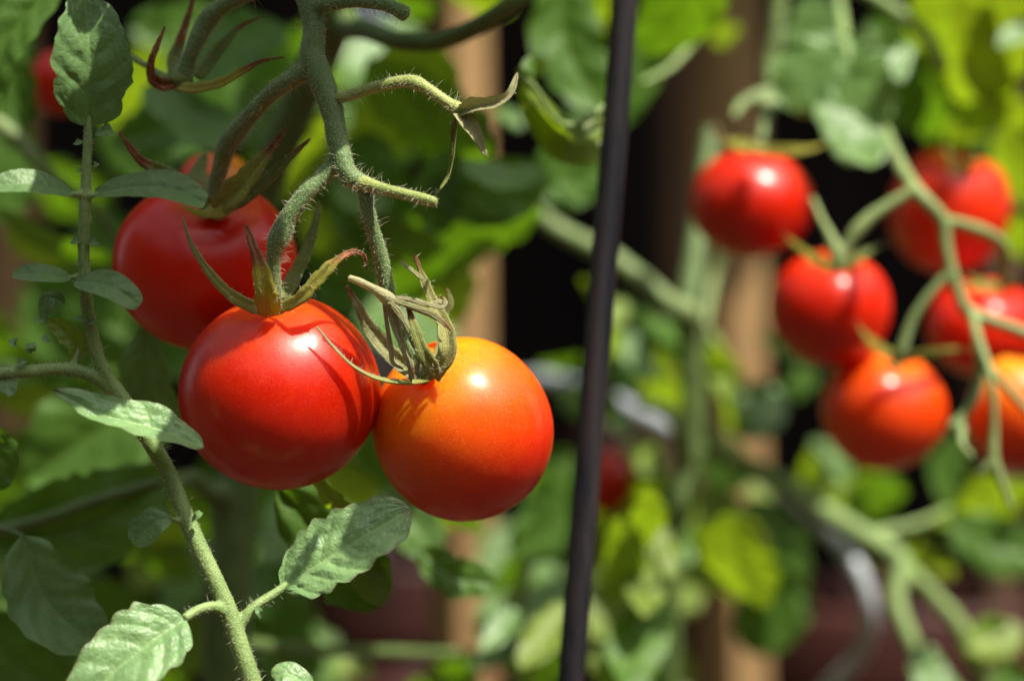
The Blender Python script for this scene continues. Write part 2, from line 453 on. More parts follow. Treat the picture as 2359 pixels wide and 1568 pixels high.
def sepal(pts, w, parent, name='sepal', yellow=(0, 0), brown=0.75, pale=0.0, nrm=(0, -1, 0.2), th=0.25, twist=0.0, cup=0.25, taper=0.8, mat=None):
    """flat tapering blade. pts (x,y,d); w half width at the base in picture units"""
    s = cat(pts, 9); c = [P(*q) for q in s]; m = len(c) - 1
    W = w * K * pts[0][2]; T, N, B = frames(c)
    seg = 20; V, F = [], []; Y, BR, PA, SU, SV = [], [], [], [], []
    nr = Vector(nrm).normalized()
    for i in range(m + 1):
        u = i / m
        n = (nr - T[i] * nr.dot(T[i]))
        if n.length < 0.15: n = N[i]
        n.normalize()
        sdv = n.cross(T[i])
        if twist:
            q = Matrix.Rotation(twist * u, 3, T[i]); n = q @ n; sdv = q @ sdv
        prof = (1 - u) ** (taper + 0.25) * (0.72 + 0.42 * math.sin(min(1, u * 2.6) * math.pi / 2)) + 0.10
        prof *= 1 - 0.22 * min(1, max(0, (u - brown) / 0.10)) * (1 if brown > 0 else 0)
        irr = 1 + 0.22 * noise.noise(c[i] * 420) + 0.10 * noise.noise(c[i] * 1500)
        shr = min(1, max(0, (u - brown) / 0.14))
        for j in range(seg):
            a = 2 * math.pi * j / seg
            x = math.cos(a) * W * prof * irr; zz = math.sin(a) * max(W * prof * th, 0.00018)
            zz += 0.16 * W * prof * math.cos(a * 5 + 1.0) * (1 if math.sin(a) > 0 else -0.5) * (0.6 + shr)
            zz += cup * abs(x) * abs(x) / W
            SU.append(u); SV.append(math.cos(a) * 0.5 + (0.5 if math.sin(a) > 0 else 2.5))
            x += 0.12 * W * shr * noise.noise(Vector((u * 14, a, W * 9e3)))
            V.append(c[i] + sdv * x + n * zz)
            Y.append(max(0, yellow[0] + (yellow[1] - yellow[0]) * u))
            BR.append(min(1, max(0, (u - brown) / 0.14))); PA.append(pale if not isinstance(pale, tuple) else pale[0] + (pale[1] - pale[0]) * u)
    for i in range(m):
        for j in range(seg):
            k = (j + 1) % seg
            F.append((i * seg + j, i * seg + k, (i + 1) * seg + k, (i + 1) * seg + j))
    F.append(tuple(range(seg))[::-1]); F.append(tuple(m * seg + j for j in range(seg)))
    return mesh_obj(name, V, F, mat or M_SEPAL, parent, attrs={'yellow': Y, 'brown': BR, 'pale': PA, 'along': SU, 'across': SV})

def tomato(x, y, d, rx, ry, axis, mat, label, ripe=lambda p, th, ph: 0.0, lobes=4, lamp=0.02, dim=0.10, dimw=0.38, group=None, cleft=None, nth=72, seed=0):
    axis = Vector(axis).normalized(); c = P(x, y, d)
    rootp = c + axis * (ry * K * d * 0.9)
    root = empty('tomato', rootp)
    tag(root, label, 'tomato', group)
    q = axis.to_track_quat('Z', 'Y').to_matrix()
    RX, RY = rx * K * d, ry * K * d
    V, F, RI = [], [], []
    nph = nth * 2
    for i in range(nth + 1):
        th = math.pi * i / nth
        for j in range(nph):
            ph = 2 * math.pi * j / nph
            top = math.exp(-(th / dimw) ** 2)
            sh = math.exp(-((th - 0.75) / 0.5) ** 2)
            rr = 1 - dim * top + lamp * math.cos(lobes * ph + seed) * (sh + 0.25 * math.sin(th)) - 0.02 * math.exp(-((math.pi - th) / 0.3) ** 2)
            if cleft:
                for (cp, ca, cw) in cleft:
                    dd = math.atan2(math.sin(ph - cp), math.cos(ph - cp))
                    rr -= ca * math.exp(-(dd / cw) ** 2) * math.exp(-((th - 0.55) / 0.6) ** 2)
            v = Vector((RX * rr * math.sin(th) * math.cos(ph), RX * rr * math.sin(th) * math.sin(ph), RY * rr * math.cos(th)))
            v *= 1 + 0.009 * noise.noise(v * 90 + Vector((seed * 5, 0, 0))) + 0.020 * noise.noise(v * 38 + Vector((seed * 5, 3, 0)))
            wv = q @ v
            V.append(c + wv); RI.append(min(1, max(0, ripe(wv / RX, th, ph))))
    for i in range(nth):
        for j in range(nph):
            k = (j + 1) % nph
            if i == 0: F.append((j, (i + 1) * nph + j, (i + 1) * nph + k)) 
            elif i == nth - 1: F.append((i * nph + j, (i + 1) * nph + j, i * nph + k))
            else: F.append((i * nph + j, (i + 1) * nph + j, (i + 1) * nph + k, i * nph + k))
    mesh_obj('fruit_skin', V, F, mat, root, attrs={'ripe': RI})
    return root

def calyx(tom, base, disk_r, axis):
    """green disk that carries the sepals; returns the part"""
    c = P(*base); k = K * base[2]; axis = Vector(axis).normalized()
    V, F = [], []
    seg, rings = 20, 5
    q = axis.to_track_quat('Z', 'Y').to_matrix()
    for i in range(rings + 1):
        t = i / rings
        for j in range(seg):
            a = 2 * math.pi * j / seg
            r = disk_r * k * math.sin(t * math.pi / 2 + 0.02) * (1 + 0.18 * math.cos(5 * a))
            V.append(c + q @ Vector((r * math.cos(a), r * math.sin(a), disk_r * k * 0.55 * math.cos(t * math.pi / 2))))
    for i in range(rings):
        for j in range(seg):
            kk = (j + 1) % seg
            F.append((i * seg + j, i * seg + kk, (i + 1) * seg + kk, (i + 1) * seg + j))
    F.append(tuple(rings * seg + j for j in range(seg)))
    n = len(V)
    return mesh_obj('calyx', V, F, M_SEPAL, tom, attrs={'yellow': [0.35] * n, 'brown': [0] * n, 'pale': [0.1] * n})

# ------------------------------------------------------------------ setting: ground, wall, posts, pots
def box_geo(x0, x1, y0, y1, z0, z1, bev=0.0):
    bm = bmesh.new(); bmesh.ops.create_cube(bm, size=1)
    for v in bm.verts:
        v.co = Vector((x0 + (x1 - x0) * (v.co.x + .5), y0 + (y1 - y0) * (v.co.y + .5), z0 + (z1 - z0) * (v.co.z + .5)))
    if bev: bmesh.ops.bevel(bm, geom=bm.edges[:], offset=bev, segments=2, affect='EDGES', profile=0.6)
    return bm

def bm_obj(name, bm, mat, parent=None, loc=None, rz=0):
    me = bpy.data.meshes.new(name); bm.to_mesh(me); bm.free(); me.materials.append(mat)
    o = bpy.data.objects.new(name, me); COL.objects.link(o)
    if loc is not None: o.location = loc
    o.rotation_euler.z = rz
    if parent is not None: o.parent = parent
    return o

# ground with gentle unevenness
bm = bmesh.new(); bmesh.ops.create_grid(bm, x_segments=90, y_segments=90, size=60)
for v in bm.verts:
    d_ = (v.co - Vector((0, 1, 0))).length
    v.co.z = 0.004 * noise.noise(v.co * 1.3) - 0.002
g = bm_obj('ground', bm, M_SOIL); tag(g, kind='structure')

# added hedge, unseen behind the camera, to break up reflections and dim the fill
V_, F_2 = [], []
nh, nz_ = 160, 26
for i in range(nh):
    a_ = math.radians(150 + 240 * i / (nh - 1))
    for j in range(nz_):
        z_ = 2.3 * j / (nz_ - 1)
        r_ = 2.6 + 0.5 * noise.noise(Vector((i * 0.13, z_ * 1.6, 0))) + 0.18 * noise.noise(Vector((i * 0.6, z_ * 6, 3)))
        V_.append(Vector((r_ * math.cos(a_), 0.3 + r_ * math.sin(a_), z_ * (0.85 + 0.35 * noise.noise(Vector((i * 0.21, 7, 0)))))))
for i in range(nh - 1):
    for j in range(nz_ - 1):
        q = i * nz_ + j; F_2.append((q, q + 1, q + nz_ + 1, q + nz_))
hd = mesh_obj('hedge', V_, F_2, plain_mat('hedge_green', (0.012, 0.03, 0.008), (0.06, 0.12, 0.03), 9, 0.7, 0, 0.03, 0.3)); tag(hd, 'dark green hedge added out of view to break up reflections', 'hedge')

# board wall filling the dark voids, their shade put into its near black (each board a panel of one wall)
wall = empty('board_wall', (0, 1.62, 0)); tag(wall, 'timber board wall, coloured near black for the dark voids behind the brown posts', 'wall')
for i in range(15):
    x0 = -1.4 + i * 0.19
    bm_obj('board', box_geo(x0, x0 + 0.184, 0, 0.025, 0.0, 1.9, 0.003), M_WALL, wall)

def post(px, d, wpx, mat, label, rz=R(38), h=1.5, top_shift=0):
    x = (px - 1179.5) * K * d; wd = wpx * K * d / 1.35
    bm = box_geo(-wd / 2, wd / 2, -wd / 2, wd / 2, 0, h, 0.0025)
    o = bm_obj('fence_post', bm, mat, None, (x, d, 0), rz)
    o.rotation_euler.y = top_shift
    tag(o, label, 'post', 'square timber posts of the trellis')
    return o
post(1085, 1.08, 150, M_WOOD, 'brown timber post behind the orange tomato and the black void', R(40), top_shift=R(-0.6))
post(1715, 1.10, 165, M_WOOD, 'brown timber post behind the right hand fruit truss', R(40), top_shift=R(-0.8))
post(1560, 1.30, 95, M_WOODD, 'dark narrow timber post beside the lighter post, right of the metal stake', R(25))
post(25, 1.12, 130, M_WOOD, 'reddish brown timber post at the left edge behind the leaves', R(30))
post(2290, 1.30, 120, M_WOODD, 'dark timber post behind the far right tomatoes', R(35))

def pot(px, py, d, rpx, label, cat_='plant pot'):
    c = P(px, py, d); r = rpx * K * d; H = c.z
    root = empty('plant_pot', (c.x, d, 0)); tag(root, label, cat_, 'dark red pots behind the plants')
    def lathe(name, prof, mat):
        V, F = [], []; sg = 64
        for (rr, z) in prof:
            for j in range(sg):
                a = 2 * math.pi * j / sg; V.append(Vector((c.x + rr * math.cos(a), d + rr * math.sin(a), z)))
        for i in range(len(prof) - 1):
            for j in range(sg):
                k = (j + 1) % sg; F.append((i * sg + j, i * sg + k, (i + 1) * sg + k, (i + 1) * sg + j))
        return mesh_obj(name, V, F, mat, root)
    rim = 0.035
    lathe('pot_body', [(0.001, 0.005), (r * 0.68, 0.005), (r * 0.70, 0.012), (r * 0.93, H - rim), (r * 0.90, H - rim + 0.002), (r * 0.90, H - 0.004)], M_POT)
    lathe('pot_rim', [(r * 0.935, H - rim - 0.002), (r * 0.99, H - rim), (r, H - rim + 0.004), (r, H - 0.004), (r * 0.985, H), (r * 0.93, H), (r * 0.915, H - 0.004), (r * 0.905, H - rim)], M_POT)
    lathe('potting_soil', [(0.0005, H - 0.018), (r * 0.5, H - 0.02), (r * 0.902, H - 0.022)], M_SOIL)
pot(2030, 1365, 1.28, 480, 'dark red glazed pot at the lower right behind the grey curved rod')
pot(930, 1285, 1.34, 250, 'purplish dark pot below the orange tomato, far behind the serrated leaf')
pot(1480, 1000, 1.45, 160, 'tall dark maroon pot showing right behind the metal stake')

# ------------------------------------------------------------------ stake and hoop
stake = tube('garden_stake', [(1512, -900, 0.64, 30), (950, 6150, 0.585, 33)], M_ROD, seg=28, n=40, wob=0.03)
tag(stake, 'dark blue black coated steel stake leaning through the middle of the picture', 'stake')
hoop = tube('curved_rod', [(1100, 900, 0.93, 20), (1240, 872, 0.91, 20), (1330, 890, 0.90, 20), (1430, 930, 0.89, 20), (1540, 985, 0.88, 20), (1700, 1065, 0.87, 20), (1830, 1150, 0.86, 20), (1920, 1235, 0.855, 20), (1980, 1320, 0.85, 20), (2003, 1410, 0.85, 20), (1985, 1500, 0.86, 20), (1915, 1580, 0.87, 20), (1800, 1680, 0.90, 20), (1500, 1760, 0.94, 20)], M_GALV, seg=20, n=10)
tag(hoop, 'bent grey galvanised rod curving down in front of the dark red pot', 'metal rod')

# ------------------------------------------------------------------ front tomatoes
A_RED = (-0.09, -0.33, 0.94)
t_red = tomato(645, 903, 0.570, 232, 222, A_RED, M_TOM_R, 'glossy red tomato in front centre with a yellow based calyx',
               ripe=lambda p, th, ph: 0.40 * math.exp(-(th / 0.55) ** 2) + 0.10 * max(0, p.z), lobes=5, lamp=0.008, dim=0.10, dimw=0.30, seed=1)
A_ORG = (-0.40, -0.52, 0.75)
def ripe_or(p, th, ph):
    return 0.22 + 0.50 * math.exp(-(th / 1.15) ** 2) + 0.24 * max(0, p.z) - 0.25 * max(0, p.x) + 0.30 * max(0, -p.x) * (1 - abs(p.z)) - 0.25 * max(0, -p.z)
t_org = tomato(1066, 988, 0.576, 207, 218, A_ORG, M_TOM_O, 'orange tomato ripening to red, right of the glossy red one',
               ripe=ripe_or, lobes=4, lamp=0.004, dim=0.10, dimw=0.30, seed=2)
A_LEF = (0.10, -0.52, 0.85)
t_lef = tomato(473, 606, 0.596, 213, 200, A_LEF, M_TOM_D, 'shaded deep red lobed tomato behind the glossy one at left',
               ripe=lambda p, th, ph: 0.05, lobes=3, lamp=0.02, dim=0.26, dimw=0.42, seed=2.4, cleft=[(-1.65, 0.03, 0.5), (1.2, 0.05, 0.5)])
t_hid = tomato(497, 445, 0.640, 92, 98, (0, 0, 1), M_TOM_O, 'small orange tomato peeking out behind the shaded tomato top',
               ripe=lambda p, th, ph: 0.62 + 0.7 * p.x, seed=5, nth=40)
t_far = tomato(140, 190, 0.74, 72, 78, (0.1, -0.1, 1), M_TOM_R, 'small blurred red tomato hidden behind the upper left leaf', seed=6, nth=40)

# ------------------------------------------------------------------ right hand tomatoes
GR = 'tomatoes of the blurred right hand truss'
rt = {}
rt[1] = tomato(1733, 468, 0.74, 143, 126, (0.03, -0.10, 1), M_TOM_R, 'blurred round red tomato with a white highlight, just right of the stake', group=GR, lamp=0.015, dim=0.08, seed=3, nth=48)
rt[2] = tomato(1912, 708, 0.73, 139, 134, (0.08, -0.42, 0.9), M_TOM_R, 'blurred red tomato with a cleft top, above the orange red one', group=GR, lamp=0.018, dim=0.16, lobes=4, seed=0.6, nth=48, ripe=lambda p, th, ph: 0.3 * math.exp(-(th / 0.5) ** 2))
rt[3] = tomato(2186, 486, 0.78, 140, 146, (0.18, -0.35, 0.9), M_TOM_D, 'large lobed red tomato behind the forked stalk, upper right', group=GR, lamp=0.035, dim=0.24, lobes=3, seed=1.0, nth=48, ripe=lambda p, th, ph: 0.25)
rt[4] = tomato(2268, 755, 0.77, 135, 115, (0.1, -0.3, 0.9), M_TOM_R, 'red tomato crossed by pale stalks at the right edge', group=GR, lamp=0.02, dim=0.2, seed=2, nth=48)
rt[5] = tomato(2036, 944, 0.735, 145, 139, (0.20, -0.36, 0.9), M_TOM_O, 'orange red tomato, lowest of the complete ones at right', group=GR, lamp=0.02, dim=0.2, seed=4, nth=48, ripe=lambda p, th, ph: 0.15 + 0.45 * math.exp(-(th / 0.6) ** 2))
rt[6] = tomato(2345, 952, 0.735, 118, 136, (0.1, -0.2, 1), M_TOM_O, 'yellow orange tomato cut off by the right edge', group=GR, lamp=0.02, dim=0.15, seed=5, nth=48, ripe=lambda p, th, ph: 0.42 + 0.45 * p.z - 0.2 * p.x)
rt[7] = tomato(1392, 1125, 0.86, 66, 92, (0, 0, 1), M_TOM_D, 'dark red tomato in shade behind the lower stake', seed=7, nth=36)

# ------------------------------------------------------------------ front truss
truss = empty('fruit_truss', P(700, -40, 0.566)); tag(truss, 'hairy green branching fruit stalk carrying the three front tomatoes', 'fruit stalk')
F_ = 0.562
specs = [
    [(684, -60, .568, 25.1), (712, 10, .566, 26.0), (724, 70, .564, 25.1), (720, 130, .563, 28.8), (742, 190, .562, 28.8), (766, 260, .561, 26.0), (778, 330, .560, 24.2), (792, 385, .559, 23.2), (815, 418, .559, 21.4)],
    [(725, 150, .563, 26.0), (672, 182, .564, 21.4), (622, 218, .567, 19.5), (576, 268, .572, 19.5), (541, 312, .577, 22.3), (522, 338, .579, 23.2), (508, 385, .582, 19.5), (497, 430, .584, 18.6), (492, 480, .585, 18.6)],
    [(790, 355, .560, 18.6), (748, 402, .560, 18.6), (702, 448, .559, 19.5), (664, 502, .559, 21.4), (644, 545, .5595, 26.0), (633, 578, .56, 18.6), (630, 625, .561, 14.9), (634, 665, .562, 15.8), (628, 712, .563, 20.5)],
    [(800, 395, .559, 20.5), (838, 432, .559, 18.6), (846, 480, .559, 15.8), (862, 540, .560, 16.7), (879, 600, .561, 17.7), (892, 665, .562, 16.7), (915, 740, .563, 14.9), (950, 810, .563, 14.0), (978, 868, .562, 16.7)],
    [(725, 20, .565, 20.5), (770, 8, .562, 15.8), (830, 4, .560, 14.9), (890, 12, .558, 15.8), (936, 33, .557, 18.6)],
    [(660, -60, .572, 20.5), (590, -22, .574, 17.7), (530, 4, .576, 18.6), (497, 26, .577, 21.4), (474, 52, .578, 23.2), (452, 96, .578, 19.5), (434, 140, .579, 17.7), (420, 182, .580, 22.3)],
]
stalk = fused('stalk', specs, M_STEM_F, truss, voxel=0.00028, sm=4)
pale_stalks = fused('flower_stalk', [[(806, 405, .559, 14)] + [(828, 420, .559, 19), (870, 432, .556, 15), (925, 446, .553, 13), (975, 458, .551, 13), (1003, 466, .550, 12)]], M_STEM_Y, truss, voxel=0.00028, sm=3)
pale2 = fused('flower_stalk', [[(750, 222, .562, 14), (790, 224, .560, 13), (850, 205, .558, 13), (915, 190, .556, 14), (955, 190, .555, 17), (990, 208, .554, 13), (1030, 236, .553, 14), (1068, 258, .553, 18)]], M_STEM_Y, truss, voxel=0.00028, sm=3)
# continuation upwards out of the picture
tube('stalk', [(684, -55, .568, 26), (660, -160, .572, 27), (600, -320, .585, 30), (560, -520, .61, 34)], M_STEM_F, truss, seg=18, wob=0.05)
hairs([stalk], truss, M_HAIR, dens_short=9, dens_long=0.75, seed=3, l_long=(0.0005, 0.0028), rl=0.000022)
hairs([pale_stalks, pale2], truss, M_HAIR, dens_short=8, dens_long=0.9, seed=31, l_long=(0.0005, 0.0026), rl=0.000024)

# bare calyx at top left (fruit gone)
bc = mesh_obj('bare_calyx', *join_geo([tube_geo([(420, 165, .580, 20), (416, 185, .580, 30), (412, 200, .580, 24)], seg=20)])[:2], M_SEPAL, truss,
              attrs=None)
sepal([(405, 196, .579), (372, 196, .577), (350, 178, .575), (348, 145, .574), (362, 105, .574), (380, 62, .575)], 15, bc, brown=-0.2, cup=0.5, taper=0.6)
sepal([(400, 175, .584), (404, 130, .586), (420, 80, .587), (436, 30, .588), (450, -15, .589)], 17, bc, brown=0.30, taper=0.45)
sepal([(455, 180, .583), (485, 140, .586), (520, 95, .587), (555, 60, .588), (602, 40, .588)], 17, bc, brown=0.62, taper=0.7)
sepal([(405, 198, .579), (450, 203, .575), (510, 190, .572), (565, 160, .571), (605, 140, .571), (655, 132, .572)], 13, bc, yellow=(0.7, 0.9), brown=0.52, taper=0.5)

# stump flower at the right of the truss
sf = mesh_obj('spent_flower', *tube_geo([(1050, 250, .553, 15), (1068, 262, .553, 19), (1085, 268, .553, 12)], seg=16)[:2], M_SEPAL, truss)
sepal([(1068, 258, .552), (1100, 246, .549), (1140, 238, .547), (1175, 215, .546), (1192, 168, .547)], 15, sf, yellow=(0.3, 0.2), pale=0.75, brown=0.95, cup=1.2, taper=0.35)
sepal([(1062, 262, .552), (1080, 285, .550), (1100, 315, .549), (1120, 362, .549)], 19, sf, yellow=(0.3, 0.2), pale=0.7, brown=0.93, cup=0.9, taper=0.35)
sepal([(1052, 268, .555), (1045, 300, .556), (1043, 345, .557), (1032, 405, .557), (1003, 450, .555)], 7, sf, brown=1.5, yellow=(0.1, 0.2), taper=0.3)

# calyx of the shaded tomato
cl = calyx(t_lef, (492, 490, .583), 34, A_LEF)
sepal([(480, 470, .583), (425, 432, .578), (370, 396, .575), (325, 370, .573), (296, 335, .572), (274, 303, .572)], 24, cl, brown=0.45, taper=0.75)
sepal([(500, 484, .578), (545, 440, .573), (590, 385, .571), (625, 340, .570), (660, 294, .570)], 29, cl, yellow=(0.6, 0.1), brown=0.62, taper=0.6, cup=0.6)
sepal([(510, 486, .580), (570, 450, .577), (630, 400, .575), (680, 352, .574), (716, 320, .574)], 19, cl, brown=0.72, taper=0.6)
sepal([(470, 480, .590), (458, 440, .594), (456, 400, .597), (474, 352, .600)], 30, cl, pale=0.15, brown=1.5, taper=0.35)
sepal([(540, 470, .578), (510, 489, .575), (465, 492, .574), (418, 474, .575)], 14, cl, yellow=(0.4, 0.9), brown=1.5, taper=0.5)
# calyx of the glossy red tomato
cr = calyx(t_red, (628, 712, .5615), 26, A_RED)
sepal([(625, 714, .560), (580, 706, .556), (525, 674, .553), (475, 618, .551), (440, 560, .551), (420, 500, .552)], 16, cr, yellow=(0.6, 0.2), pale=(0.0, 0.4), brown=1.6, taper=0.75)
sepal([(622, 722, .557), (612, 670, .552), (598, 610, .551), (580, 558, .552), (566, 517, .553)], 29, cr, yellow=(1.0, 0.8), brown=0.42, taper=0.6, cup=0.4)
sepal([(640, 712, .558), (690, 688, .554), (735, 640, .553), (775, 600, .553), (812, 580, .555), (838, 590, .557), (846, 622, .558)], 17, cr, yellow=(0.7, 0.6), brown=0.42, taper=0.6)
sepal([(655, 690, .566), (680, 635, .570), (708, 575, .572), (730, 500, .574), (734, 462, .575)], 17, cr, brown=1.5, taper=0.5, cup=0.6)
# calyx of the orange tomato
co = calyx(t_org, (985, 868, .5625), 26, A_ORG)
sepal([(985, 878, .559), (930, 882, .5575), (868, 872, .556), (812, 842, .5545), (768, 798, .5535), (728, 752, .5535)], 15, co, yellow=(0.5, 0.2), pale=(0, 0.7), brown=1.5, taper=0.6, nrm=(0, -0.3, 1))
sepal([(1000, 868, .560), (1030, 815, .558), (1026, 755, .559), (998, 695, .561), (975, 640, .562), (955, 586, .563)], 20, co, yellow=(0.5, 0.3), pale=0.35, brown=0.80, taper=0.5, cup=0.7)
sepal([(1005, 862, .558), (978, 820, .554), (958, 765, .554), (944, 720, .5555), (934, 682, .5575)], 19, co, yellow=(0.2, 0.1), pale=0.1, brown=0.6, taper=0.7)
sepal([(965, 868, .562), (905, 820, .563), (855, 760, .563), (825, 705, .561), (798, 656, .561)], 23, co, pale=0.55, brown=0.78, taper=0.6, cup=0.7)
sepal([(990, 862, .566), (1018, 800, .570), (1022, 730, .571), (1038, 700, .571), (1030, 664, .571)], 15, co, pale=0.2, brown=0.9, taper=0.5)
# withered flower lying over the stalk
wf = mesh_obj('withered_flower', *join_geo([tube_geo([(804, 640, .553, 8), (830, 650, .553, 10), (865, 668, .554, 11), (895, 688, .555, 17), (915, 705, .555, 12)], seg=14, wob=0.2)])[:2], M_SEPAL, truss)
n_ = len(wf.data.vertices)
for k_, v_ in (('pale', 0.9), ('yellow', 0.2), ('brown', 0.0)):
    at = wf.data.attributes.new(k_, 'FLOAT', 'POINT'); at.data.foreach_set('value', [v_] * n_)
rng = random.Random(4)
strands = [[(895, 688), (950, 705), (1000, 722), (1040, 762)], [(895, 684), (950, 690), (1000, 705), (1022, 706), (1024, 684)],
           [(890, 690), (940, 690), (985, 703), (1010, 695), (1026, 700), (1022, 686), (1012, 684)],
           [(895, 695), (930, 740), (955, 790), (965, 830), (962, 862)], [(890, 700), (905, 750), (925, 800), (940, 835), (945, 868), (948, 880)],
           [(885, 700), (892, 750), (900, 800), (905, 835), (930, 850)], [(900, 695), (925, 725), (945, 775), (962, 812), (975, 850)],
           [(905, 690), (960, 712), (1010, 735), (1030, 755)], [(898, 696), (915, 740), (922, 780), (935, 820), (950, 845), (952, 872)], [(975, 645), (955, 628), (935, 612), (920, 600)]]
for i, s_ in enumerate(strands):
    dd = .5535 + 0.001 * (i % 3); m_ = len(s_)
    sepal([(x, y, dd + 0.0025 * j / m_) for j, (x, y) in enumerate(s_)], rng.uniform(4.2, 6.2), wf, name='dry_petal', pale=1.0 if i % 3 else 0.7, yellow=(0.2, 0.1), brown=0.9 if i % 2 else 0.75, taper=0.0, th=0.7, cup=0.3)
for tt in (cl, cr, co):
    hairs([c_ for c_ in tt.children], tt, M_HAIR, dens_short=3.5, dens_long=0.6, seed=9, l_long=(0.0006, 0.0016), rl=0.000025)
hairs([c_ for c_ in list(bc.children) + list(sf.children) + list(wf.children)], truss, M_HAIR, dens_short=2.5, dens_long=0.15, seed=10, l_long=(0.0005, 0.0012), rl=0.000025)

# ------------------------------------------------------------------ front compound leaf (left)
lf = empty('compound_leaf', P(600, 1640, 0.548)); tag(lf, 'tall leaf stalk at left with paired grey green leaflets and two lit leaves below', 'leaf')
sp = [
    [(205, 235, .547, 6.8), (203, 300, .547, 10.7), (200, 380, .547, 11.6), (197, 450, .547, 13.6), (193, 560, .548, 13.6), (196, 650, .549, 14.5), (207, 745, .550, 15.5), (232, 840, .551, 15.8), (285, 925, .552, 19.4), (345, 1015, .552, 20.2), (388, 1090, .552, 19.4), (430, 1195, .551, 20.2), (470, 1285, .550, 21.1), (520, 1390, .549, 21.1), (550, 1480, .548, 22.0), (585, 1585, .547, 22.9), (620, 1680, .546, 23.8)],
    [(-40, 862, .548, 16), (60, 855, .549, 15), (150, 850, .550, 15), (215, 866, .551, 16), (262, 900, .552, 18), (300, 940, .552, 16)],
    [(530, 1415, .549, 18), (492, 1397, .547, 13), (455, 1405, .545, 12), (425, 1424, .543, 11)],
    [(548, 1440, .549, 17), (585, 1398, .550, 12), (630, 1368, .552, 11), (662, 1345, .553, 9)],
    [(434, 1203, .551, 12), (412, 1199, .550, 7), (392, 1194, .550, 5)],
    [(196, 452, .547, 12), (180, 447, .546, 8), (160, 448, .546, 6)], [(196, 452, .547, 12), (212, 450, .546, 8), (232, 446, .546, 6)],
    [(196, 640, .549, 11), (176, 637, .549, 7), (155, 640, .549, 5)], [(196, 650, .549, 11), (206, 652, .548, 7), (215, 650, .548, 5)],
    [(160, 852, .550, 9), (178, 815, .551, 8), (172, 780, .552, 7), (150, 752, .552, 5), (125, 735, .552, 4)],
]
rach = fused('leaf_stalk', sp, M_STEM_P, lf, voxel=0.0003, sm=4, wob=0.05)
hairs([rach], lf, M_HAIR, dens_short=3.0, dens_long=0.40, seed=21, l_long=(0.0005, 0.0018), rl=0.000022)
CF = (0, -1, 0.15)
leaf('leaflet', [(204, 292, .547), (207, 200, .545), (205, 100, .544), (195, -4, .546)], 90, (0.25, -0.85, 0.45), M_LEAF_F, lf, a=.30, bb=.44, ser=.16, nt=4, fold=.30, quilt=.14, nv=22, nu=60, seed=3, nveins=5)
leaf('leaflet', [(172, 448, .546), (110, 432, .543), (50, 424, .541), (-20, 430, .540)], 42, (0.0, -0.72, 0.7), M_LEAF_F, lf, a=.5, bb=.5, ser=.03, nt=4, fold=.25, quilt=.09, nv=16, nu=48, seed=4, nveins=7)
leaf('leaflet', [(215, 448, .546), (300, 432, .543), (390, 434, .541), (474, 468, .542)], 46, (0.05, -0.75, 0.66), M_LEAF_F, lf, a=.5, bb=.38, ser=.03, nt=4, fold=.22, quilt=.10, nv=18, nu=54, seed=5, nveins=8)
leaf('leaflet', [(165, 640, .549), (120, 634, .547), (75, 630, .546), (28, 634, .546)], 28, (0.0, -0.75, 0.6), M_LEAF_F, lf, a=.5, bb=.55, ser=.02, nt=4, fold=.18, quilt=.07, nv=14, nu=40, seed=6, nveins=6)
leaf('leaflet', [(172, 650, .548), (215, 650, .545), (265, 664, .543), (322, 704, .543)], 38, (0.1, -0.8, 0.5), M_LEAF_F, lf, a=.5, bb=.42, ser=.03, nt=4, fold=.16, quilt=.08, nv=16, nu=44, seed=7, nveins=6)
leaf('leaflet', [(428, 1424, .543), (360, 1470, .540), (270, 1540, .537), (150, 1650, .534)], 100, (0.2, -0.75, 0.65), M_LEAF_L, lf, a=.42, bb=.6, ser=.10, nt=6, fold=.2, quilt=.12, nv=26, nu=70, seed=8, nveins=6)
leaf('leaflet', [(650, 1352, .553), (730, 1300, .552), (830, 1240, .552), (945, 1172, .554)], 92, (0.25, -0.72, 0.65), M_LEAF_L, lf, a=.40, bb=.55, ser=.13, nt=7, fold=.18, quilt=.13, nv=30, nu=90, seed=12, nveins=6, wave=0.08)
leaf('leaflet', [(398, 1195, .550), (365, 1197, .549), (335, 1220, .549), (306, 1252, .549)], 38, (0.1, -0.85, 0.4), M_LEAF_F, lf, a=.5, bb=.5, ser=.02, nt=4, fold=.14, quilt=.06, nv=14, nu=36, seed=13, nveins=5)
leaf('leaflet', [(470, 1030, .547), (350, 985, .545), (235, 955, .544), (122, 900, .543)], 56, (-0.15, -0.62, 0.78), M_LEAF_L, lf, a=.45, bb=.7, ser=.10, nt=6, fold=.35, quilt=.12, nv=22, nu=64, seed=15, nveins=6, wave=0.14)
leaf('leaflet', [(720, 1600, .545), (690, 1565, .545), (655, 1550, .545), (632, 1565, .545)], 32, (0, -0.7, 0.7), M_LEAF_L, lf, a=.5, bb=.5, ser=.03, fold=.15, nv=12, nu=30, seed=16)
leaf('leaflet', [(150, 700, .552), (122, 685, .551), (108, 705, .550), (104, 745, .550)], 20, (-0.2, -0.8, 0.5), M_LEAF_F, lf, a=.5, bb=.6, ser=.05, fold=.3, nv=12, nu=30, seed=17)
leaf('leaflet', [(-30, 900, .548), (0, 880, .548), (40, 880, .548)], 38, (-0.2, -0.9, 0.3), M_LEAF_F, lf, a=.6, bb=.4, ser=.03, fold=.1, nv=12, nu=30, seed=18)
